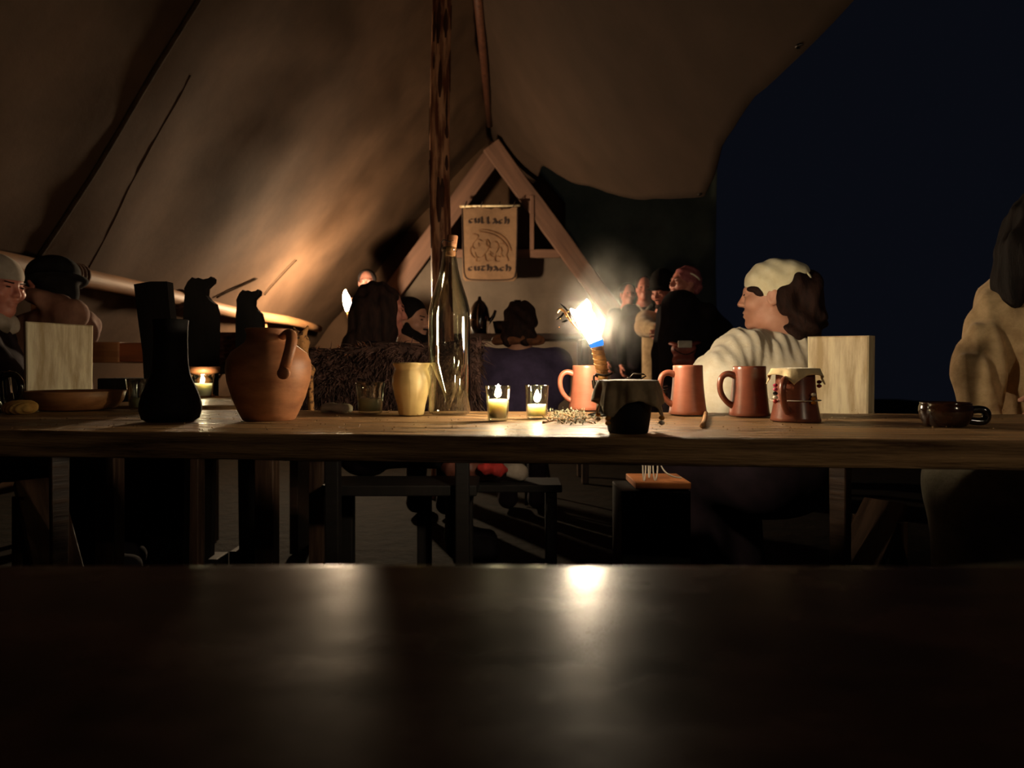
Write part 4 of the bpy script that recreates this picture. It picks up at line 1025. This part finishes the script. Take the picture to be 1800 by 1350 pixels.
# ================================================================== PEOPLE
# --- kerchief wearer
def hair_w(Lc, R, body, g, b, l):
    hairpart('hair', R, Lc, body, 'hairbr', [((-.055, 0, .02), (.075, .080, .085)), ((-.10, -.005, .0), (.065, .085, .085)), ((-.115, 0, -.07), (.058, .090, .075)), ((-.09, .03, -.115), (.055, .06, .05)), ((-.10, -.04, -.12), (.05, .05, .05)), ((-.045, .070, -.02), (.034, .022, .06))],
             disp=lambda X, Y, Z: .006*np.sin(70*X+30*Z+3*np.sin(25*Z))+.005*np.sin(60*Y-55*Z+2*np.sin(30*X)), g=g)
    hairpart('hair_fringe', R, Lc, body, 'hairbr', [((.050, .044, .022), (.030, .026, .012)), ((.03, .060, .006), (.02, .012, .014))], g=g, h=.004)
    kc = hairpart('kerchief', R, Lc, body, 'kerchief', [((-.012, 0, .042), (.104, .086, .088)), ((-.07, 0, .06), (.05, .07, .055), .03)], cuts=(((.012, 0, -.012), (-.60, 0, 1)), ((.0, 0, -.01), (.72, 0, 1))), g=g, h=.005,
             disp=lambda X, Y, Z: .0016*np.sin(95*(X*.5+Z)+3*np.sin(22*X))+.0012*np.sin(120*(X-Z*.4)))
    tube('kerchief_tail', [Lc(-.088, .03, .10), Lc(-.115, .04, .07), Lc(-.130, .045, .035), Lc(-.137, .045, .0)], [.006, .008, .006, .003], M['kerchief'], kc, 8, flat=.5, smooth_pts=1)
    S = Sdf(); n = H_w-Vector((0, 0, .165)); S.cone(n+Vector((.055, -.015, -.012)), n+Vector((-.005, -.005, -.02)), .062, .066, .03); S.cone(n+Vector((.10, -.01, -.045)), n+Vector((-.06, 0, -.05)), .055, .06, .04)
    sdfobj('brown_shift', S, .006, M['brownc'], body)
H_w = P(1357, 521, 2.30)
gath = lambda X, Y, Z: folds(.006, 30, 3, 2)(X, Y, Z)+(.0034*np.sin(150*X+60*Y+2.5*np.sin(17*Z))+.002*np.sin(87*X-40*Y+9*Z))*np.clip((Z-.84)/.12, 0, 1)
def w_extra(C):
    C.cone(P(1300, 625, 2.18), P(1262, 668, 2.10), .085, .082, .05); C.cone(P(1262, 668, 2.10), P(1262, 712, 2.06), .082, .058, .04)
    C.cone(P(1325, 630, 2.25), P(1400, 630, 2.27), .085, .085, .06); C.cone(P(1330, 680, 2.24), P(1390, 690, 2.26), .115, .115, .06)
pw = person('person', 'seated person in cream kerchief and loose linen blouse, face turned left', H_w, (-.90, .42, .02), (-.45, .85), 'skin', 'linen', 'darkp', True,
       {'L': (P(1262, 700, 2.07), P(1240, 712, 2.27)), 'R': (P(1425, 690, 2.40), P(1385, 700, 2.55))}, hair_w, 1.0, .0055, .008, 1.12, 1.08, P(1365, 830, 2.24), 0, (.006, 30), None, .30, w_extra, True, tdisp=gath)

# --- person at right edge
def hair_r(Lc, R, body, g, b, l):
    hairpart('hair', R, Lc, body, 'hairbk', [((-.02, 0, .03), (.11, .09, .10)), ((-.06, 0, -.06), (.08, .105, .12)), ((-.06, 0, -.17), (.06, .12, .10)), ((-.01, .10, -.12), (.05, .035, .14)), ((-.01, -.10, -.12), (.05, .035, .14))], subs=(((.09, 0, -.03), (.08, .07, .10)),), g=g, disp=lambda X, Y, Z: .004*np.sin(110*X+20*Z)+.003*np.sin(130*Y))
person('person', 'person in a long tan robe cut by the right edge', P(1846, 402, 2.12), (.25, -.95, -.15), (-.62, -.55), 'skin', 'robe', 'linenw', True,
       {'L': (P(1880, 640, 1.98), P(1840, 700, 1.95)), 'R': (P(1718, 655, 2.16), P(1728, 745, 2.10))}, hair_r, 1.0, .007, .009, 1.35, .80, P(1845, 812, 2.14), 0, (.010, 34), None, .46, None, True, tdisp=lambda X, Y, Z: .0065*np.sin(74*X+46*Y+7*Z+.7*np.sin(9*Z))*np.clip((1.20-Z)/.18, .1, 1)+.003*np.sin(120*X-40*Y+5*Z))

# --- left pair
def hair_cap(Lc, R, body, g, b, l):
    hairpart('cap', R, Lc, body, 'cap', [((-.012, 0, .045), (.104, .084, .085)), ((-.07, 0, .01), (.045, .07, .06), .03)], cuts=(((.0, 0, .02), (-.12, 0, 1)),), g=g, disp=lambda X, Y, Z: .002*np.sin(90*X+60*Z))
    brows(Lc, R, body, 'hairbr', g)
    S = Sdf(); n = Lc(-.015, 0, -.155); S.cone(n+Vector((.05, -.03, 0)), n+Vector((-.05, -.02, 0)), .05, .05, .03); S.cone(n+Vector((.03, .05, 0)), n+Vector((-.05, .03, 0)), .045, .045, .03)
    sdfobj('scarf', S, .007, M['cap'], body, folds(.004, 70, 3, 8))
person('person', 'person in grey cap and pale scarf cut by the left edge', P(-6, 503, 2.62), (.98, -.15, -.12), (.92, .39), 'skinr', 'darkp', 'blackc', True, {'R': (P(10, 660, 2.45), P(40, 720, 2.42))}, hair_cap, .98, collar=.0)
def hat_l(Lc, R, body, g, b, l):
    hairpart('hat', R, Lc, body, 'hat', [((-.012, 0, .07), (.125, .11, .085)), ((-.012, 0, .03), (.155, .14, .02), .02), ((-.07, 0, -.03), (.06, .085, .09), .03)], g=g)
    brows(Lc, R, body, 'hairbr', g)
person('person', 'person in broad dark hat raising a pinkish sleeve at left', P(94, 508, 3.08), (-.75, .65, -.2), (-.05, 1), 'skinr', 'pinkbr', 'blackc', True,
       {'L': (P(124, 552, 2.92), P(58, 518, 2.90)), 'R': (P(146, 570, 3.1), P(140, 600, 3.3))}, hat_l, .98, .0065, .009, 1.15, fold=(.012, 46))

# --- long-haired sitter and bearded sitter
def hair_long(Lc, R, body, g, b, l):
    hairpart('long_hair', R, Lc, body, 'hairbr', [((-.025, 0, .032), (.104, .092, .095)), ((-.06, -.03, -.06), (.085, .095, .13)), ((-.08, -.03, -.19), (.085, .12, .13)), ((.02, -.075, -.08), (.05, .035, .15)), ((-.10, -.02, -.27), (.07, .13, .09))], subs=(((.105, .0, -.035), (.085, .10, .11)),), g=g,
             disp=lambda X, Y, Z: .004*np.sin(120*X+14*Z)+.003*np.sin(140*Y+10*Z))
    brows(Lc, R, body, 'hairbr', g)
person('person', 'long dark-haired person in profile seated behind the fur', P(672, 546, 3.02), (.95, .20, -.05), (.95, .1), 'skinr', 'darkp', 'blackc', True, None, hair_long, 1.02, .006, .011)
def hair_beard(Lc, R, body, g, b, l):
    hairpart('short_hair', R, Lc, body, 'hairbk', [((-.02, 0, .038), (.102, .084, .090)), ((-.06, 0, -.01), (.055, .078, .07))], subs=(((.085, 0, .0), (.055, .075, .062)), ((-.005, .085, -.02), (.03, .02, .04)), ((-.005, -.085, -.02), (.03, .02, .04))), g=g)
    hairpart('beard', R, Lc, body, 'hairbk', [((.050, 0, -.100), (.056, .054, .038)), ((.014, .052, -.055), (.042, .024, .050)), ((.014, -.052, -.055), (.042, .024, .050)), ((.045, .040, -.082), (.036, .026, .030)), ((.045, -.040, -.082), (.036, .026, .030)), ((.095, 0, -.046), (.012, .028, .0055), .004)], subs=(((.102, 0, -.062), (.016, .022, .008)),), g=g, h=.004)
    brows(Lc, R, body, 'hairbk', g)
    S = Sdf()
    for sg in (1, -1):
        a = Lc(-.05, .06*sg, -.15); c = Lc(.07, .03*sg, -.20); S.cone(a, c, .022, .016, .01)
    sdfobj('open_collar', S, .005, M['blackc'], body)
person('person', 'bearded person with short black hair seated left of the bottle', P(723, 563, 3.58), (.90, -.42, -.06), (.2, .98), 'skin', 'blackc', 'blackc', True, None, hair_beard, 1.0, .0055, .011)

# --- centre sitter in a dark cloak, lens-flare purple put into its colour, back to us
def hair_c(Lc, R, body, g, b, l):
    hairpart('dark_hair', R, Lc, body, 'hairbr', [((-.02, 0, .03), (.108, .10, .10)), ((-.07, 0, -.05), (.07, .09, .09)), ((-.06, .05, -.11), (.05, .05, .05)), ((-.06, -.05, -.11), (.05, .05, .05))], g=g, disp=lambda X, Y, Z: .004*np.sin(75*X+20*Z)+.006*np.sin(70*Z+60*X))
    S = Sdf()
    for t in np.linspace(-1, 1, 7): S.ell(Lc(-.07+.02*abs(t), .11*t, -.13), (.035, .035, .026), None, .015)
    sdfobj('fur_collar', S, .007, M['furr'], body, folds(.008, 110, 4, 6))
person('person', 'seated person in dark cloak tinted purple by lens flare, back to the viewer', P(915, 572, 3.72), (.1, .9, -.5), (.05, 1), 'skin', 'purple', 'darkp', True,
       {'L': (P(852, 680, 3.66), P(872, 700, 3.95)), 'R': (P(976, 680, 3.66), P(950, 700, 3.95))}, hair_c, 1.0, .008, .011, 1.5, 1.3)

# --- torch bearer
def hair_t(Lc, R, body, g, b, l):
    hairpart('dark_hair', R, Lc, body, 'hairbk', [((-.03, 0, .035), (.105, .088, .092)), ((-.06, 0, -.05), (.06, .085, .09))], subs=(((.09, 0, -.015), (.07, .072, .09)),), g=g)
    brows(Lc, R, body, 'hairbk', g)
T2 = 6.3
person('person', 'torch bearer in tan shirt standing by the left canvas', P(645, 496, 7.02), (.1, -.98, -.1), (-.1, -1), 'skint', 'brownc', 'darkp', False,
       {'R': (P(640, 565, 6.75), P(629, 592, 6.42)), 'L': None}, hair_t, 1.1, .007, .011)
tp = P(624, 612, T2-.05)
t2 = thing('hand_torch', 'burning torch held up against the left canvas', 'torch', tp)
tube('torch_stick', [P(626, 612, T2), P(623, 590, T2), P(618, 565, T2), P(613, 545, T2)], [.020, .025, .029, .026], M['torch'], t2, 12, smooth_pts=1)
fp = [(613, 546, 5), (611, 536, 6.5), (609, 525, 6), (607, 516, 3.5), (607, 510, .4)]
tube('flame', [P(x, y, T2) for x, y, r in fp], [r/FPX*T2 for x, y, r in fp], M['flame2'], t2, 12, smooth_pts=1)

# --- group at right back
def hair_pk(Lc, R, body, g, b, l):
    hairpart('pinned_hair', R, Lc, body, 'hairpk', [((-.02, 0, .036), (.102, .086, .092)), ((-.09, 0, -.01), (.045, .055, .05), .02)], subs=(((.095, 0, -.02), (.06, .07, .085)),), g=g, disp=lambda X, Y, Z: .003*np.sin(120*Z+50*X))
    brows(Lc, R, body, 'hairbr', g)
    tube('hair_band', [Lc(.07*math.cos(a)-.03, .092*math.sin(a), .045+.03*math.cos(a)) for a in np.linspace(-2.2, 2.2, 16)], .006, M['linen'], body, 6)
def blk_extra(C):
    C.cone(P(1215, 560, 4.65), P(1262, 590, 4.75), .10, .12, .06); C.cone(P(1195, 600, 4.62), P(1200, 645, 4.62), .15, .16, .05)
    C.cone(P(1196, 540, 4.62), P(1198, 600, 4.62), .13, .14, .05)
pb = person('person', 'standing person in black with pinned-up pink hair and belt pouch', P(1203, 499, 4.62), (-.93, -.3, .12), (-.6, -.7), 'skinr', 'blackc', 'darkp', False,
       {'L': (P(1262, 580, 4.80), P(1246, 612, 4.60)), 'R': None}, hair_pk, 1.0, .007, .011, 1.2, 1.0, topextra=blk_extra, skirt=True)
po = thing('belt_pouch', 'reddish leather pouch on a belt above the second mug', 'pouch', P(1202, 640, 4.40))
v0 = P(1202, 622, 4.40); s = FPX/4.40
S = Sdf(); S.cone(v0+Vector((-12/s, 0, 8/s)), v0+Vector((12/s, 0, 8/s)), .038, .038, .02).cone(v0+Vector((-9/s, 0, -12/s)), v0+Vector((9/s, 0, -12/s)), .042, .042, .03)
bg = sdfobj('bag', S, .005, M['pouch'], po); tube('flap_seam', [v0+Vector((x/s, -.048+.0004*x*x/20, y/s)) for x, y in ((-20, 8), (-10, 1), (0, -2), (10, 1), (20, 8))], .004, M['ink'], bg, 6, smooth_pts=1)
blt = tube('belt', [P(1182, 604, 4.42), P(1190, 606, 4.37), P(1203, 607, 4.36), P(1216, 605, 4.38), P(1226, 602, 4.44)], [.032]*5, M['pouch'], po, 8, flat=.35, smooth_pts=1)
box('buckle', (.09, .012, .045), MT(P(1204, 605, 4.335)), M['white'], blt, .004)
def hat_b(Lc, R, body, g, b, l):
    hairpart('hat', R, Lc, body, 'hat', [((-.012, 0, .07), (.11, .095, .11)), ((-.012, 0, .04), (.14, .125, .016), .02), ((-.07, 0, -.03), (.05, .08, .09), .03)], g=g)
    hairpart('beard', R, Lc, body, 'hairbr', [((.055, 0, -.10), (.04, .045, .03)), ((.095, 0, -.048), (.010, .024, .006))], g=g)
person('person', 'bearded person in black hat and tan shirt beside the black-clad one', P(1166, 513, 5.32), (-.75, -.6, -.25), (-.5, -.8), 'skinr', 'linend', 'darkp', False,
       {'R': (P(1134, 575, 5.25), P(1156, 580, 5.03)), 'L': (P(1190, 580, 5.35), P(1165, 586, 5.05))}, hat_b, 1.04, .008, .011, 1.35)
def hair_d(Lc, R, body, g, b, l):
    hairpart('dark_hair', R, Lc, body, 'hairbk', [((-.03, 0, .035), (.105, .088, .092)), ((-.06, 0, -.04), (.06, .085, .09))], subs=(((.09, 0, -.015), (.07, .072, .09)),), g=g)
    S = Sdf(); S.cone(Lc(.0, .06, -.16), Lc(.07, .0, -.24), .02, .016, .01).cone(Lc(.0, -.06, -.16), Lc(.07, .0, -.24), .02, .016, .01); sdfobj('white_collar', S, .007, M['white'], body)
person('person', 'dim person with white collar standing behind the hatted one', P(1133, 507, 6.3), (-.2, -.95, 0), (-.1, -1), 'skinr', 'blackc', 'darkp', False, None, hair_d, 1.0, .010, .013)
person('person', 'faint person farthest back, right of the torch smoke', P(1104, 517, 7.1), (.1, -.95, 0), (0, -1), 'skinr', 'darkp', 'darkp', False, None, hair_d, 1.0, .011, .014)

# ---- seats under the sitters
def stool(label, x, y, top):
    o = thing('log_stool', label, 'stool', (x, y, 0), 'log stools')
    lathe('log', (x, y, 0), [(0, 0), (.16, 0), (.165, .02), (.155, top*.5), (.16, top-.01), (.155, top), (0, top)], M['timber'], o, 20, .03)
    lathe('cut_face', (x, y, top), [(0, 0), (.150, 0), (.148, .003), (0, .003)], M['pale'], o, 20)

# ================================================================== UNDER THE TABLE
def bag(label, px, py, D, r, m, mt_name='cloth_bundle', cat='bundle', sd_=1):
    c = P(px, py, D); S = Sdf(); S.ell(c, r).ell(c+Vector((r[0]*.5, 0, -r[2]*.3)), (r[0]*.6, r[1]*.9, r[2]*.8)).ell(c+Vector((-r[0]*.5, 0, r[2]*.1)), (r[0]*.55, r[1], r[2]*.7))
    return tag(sdfobj(mt_name, S, .009, M[m], None, folds(.010, 60, 4, sd_)), label, cat)
bs = thing('low_stand', 'dark low stand under the table carrying the bundles', 'stand', (-.05, 2.74, 0)); SZ = P(0, 846, 2.74).z
box('top', (.60, .19, .03), MT((-.10, 2.745, SZ-.015)), M['black'], bs, .004)
for x in (-.36, .16):
    for y in (2.68, 2.81): beam('leg', (x, y, 0), (x, y, SZ-.03), .04, .04, M['black'], bs, .003, up=(1, 0, 0))
bag('reddish-brown cloth bundle under the table', 828, 824, 2.74, (.11, .06, .046), 'quilt', sd_=2)
bag('bright red scarf lying over the bundles under the table', 864, 824, 2.645, (.055, .025, .024), 'red', 'red_scarf', 'scarf', 3)
bag('pale cushion beside the red scarf under the table', 905, 826, 2.74, (.05, .05, .04), 'cap', 'small_cushion', 'cushion', 4)
# orange board with cords at right
ob = thing('low_crate', 'dark crate with a bright orange-brown board under the mugs', 'crate', P(1170, 900, 2.0)); ob.location.z = 0
q = P(1172, 857, 1.92); box('board', (.16, .17, .02), MT((q.x-.01, 2.0, q.z+.005)), M['orange'], ob, .003)
box('case', (.20, .18, q.z-.01), MT((q.x-.03, 2.01, (q.z-.01)/2)), M['black'], ob, .004)
for i, (x0, x1, yb) in enumerate(((1130, 1134, 851), (1140, 1142, 843), (1148, 1155, 849))):
    tube('cord_loop', [P(x0, 808, 1.95), P(x0, 830, 1.945), P((x0+x1)/2, yb, 1.94), P(x1+1, 832, 1.945), P(x1+1, 808, 1.95)], .0022, M['white'], ob, 6, smooth_pts=2)
tube('cord_end', [P(1158, 808, 1.95), P(1166, 828, 1.93), P(1182, 838, 1.92), P(1198, 840, 1.92)], .0022, M['white'], ob, 6, smooth_pts=2)
c = P(1195, 921, 2.6)
tag(ball('small_ball', (c.x, c.y, c.z), .016, M['white'], None, 14), 'small white ball under the table at right', 'ball')
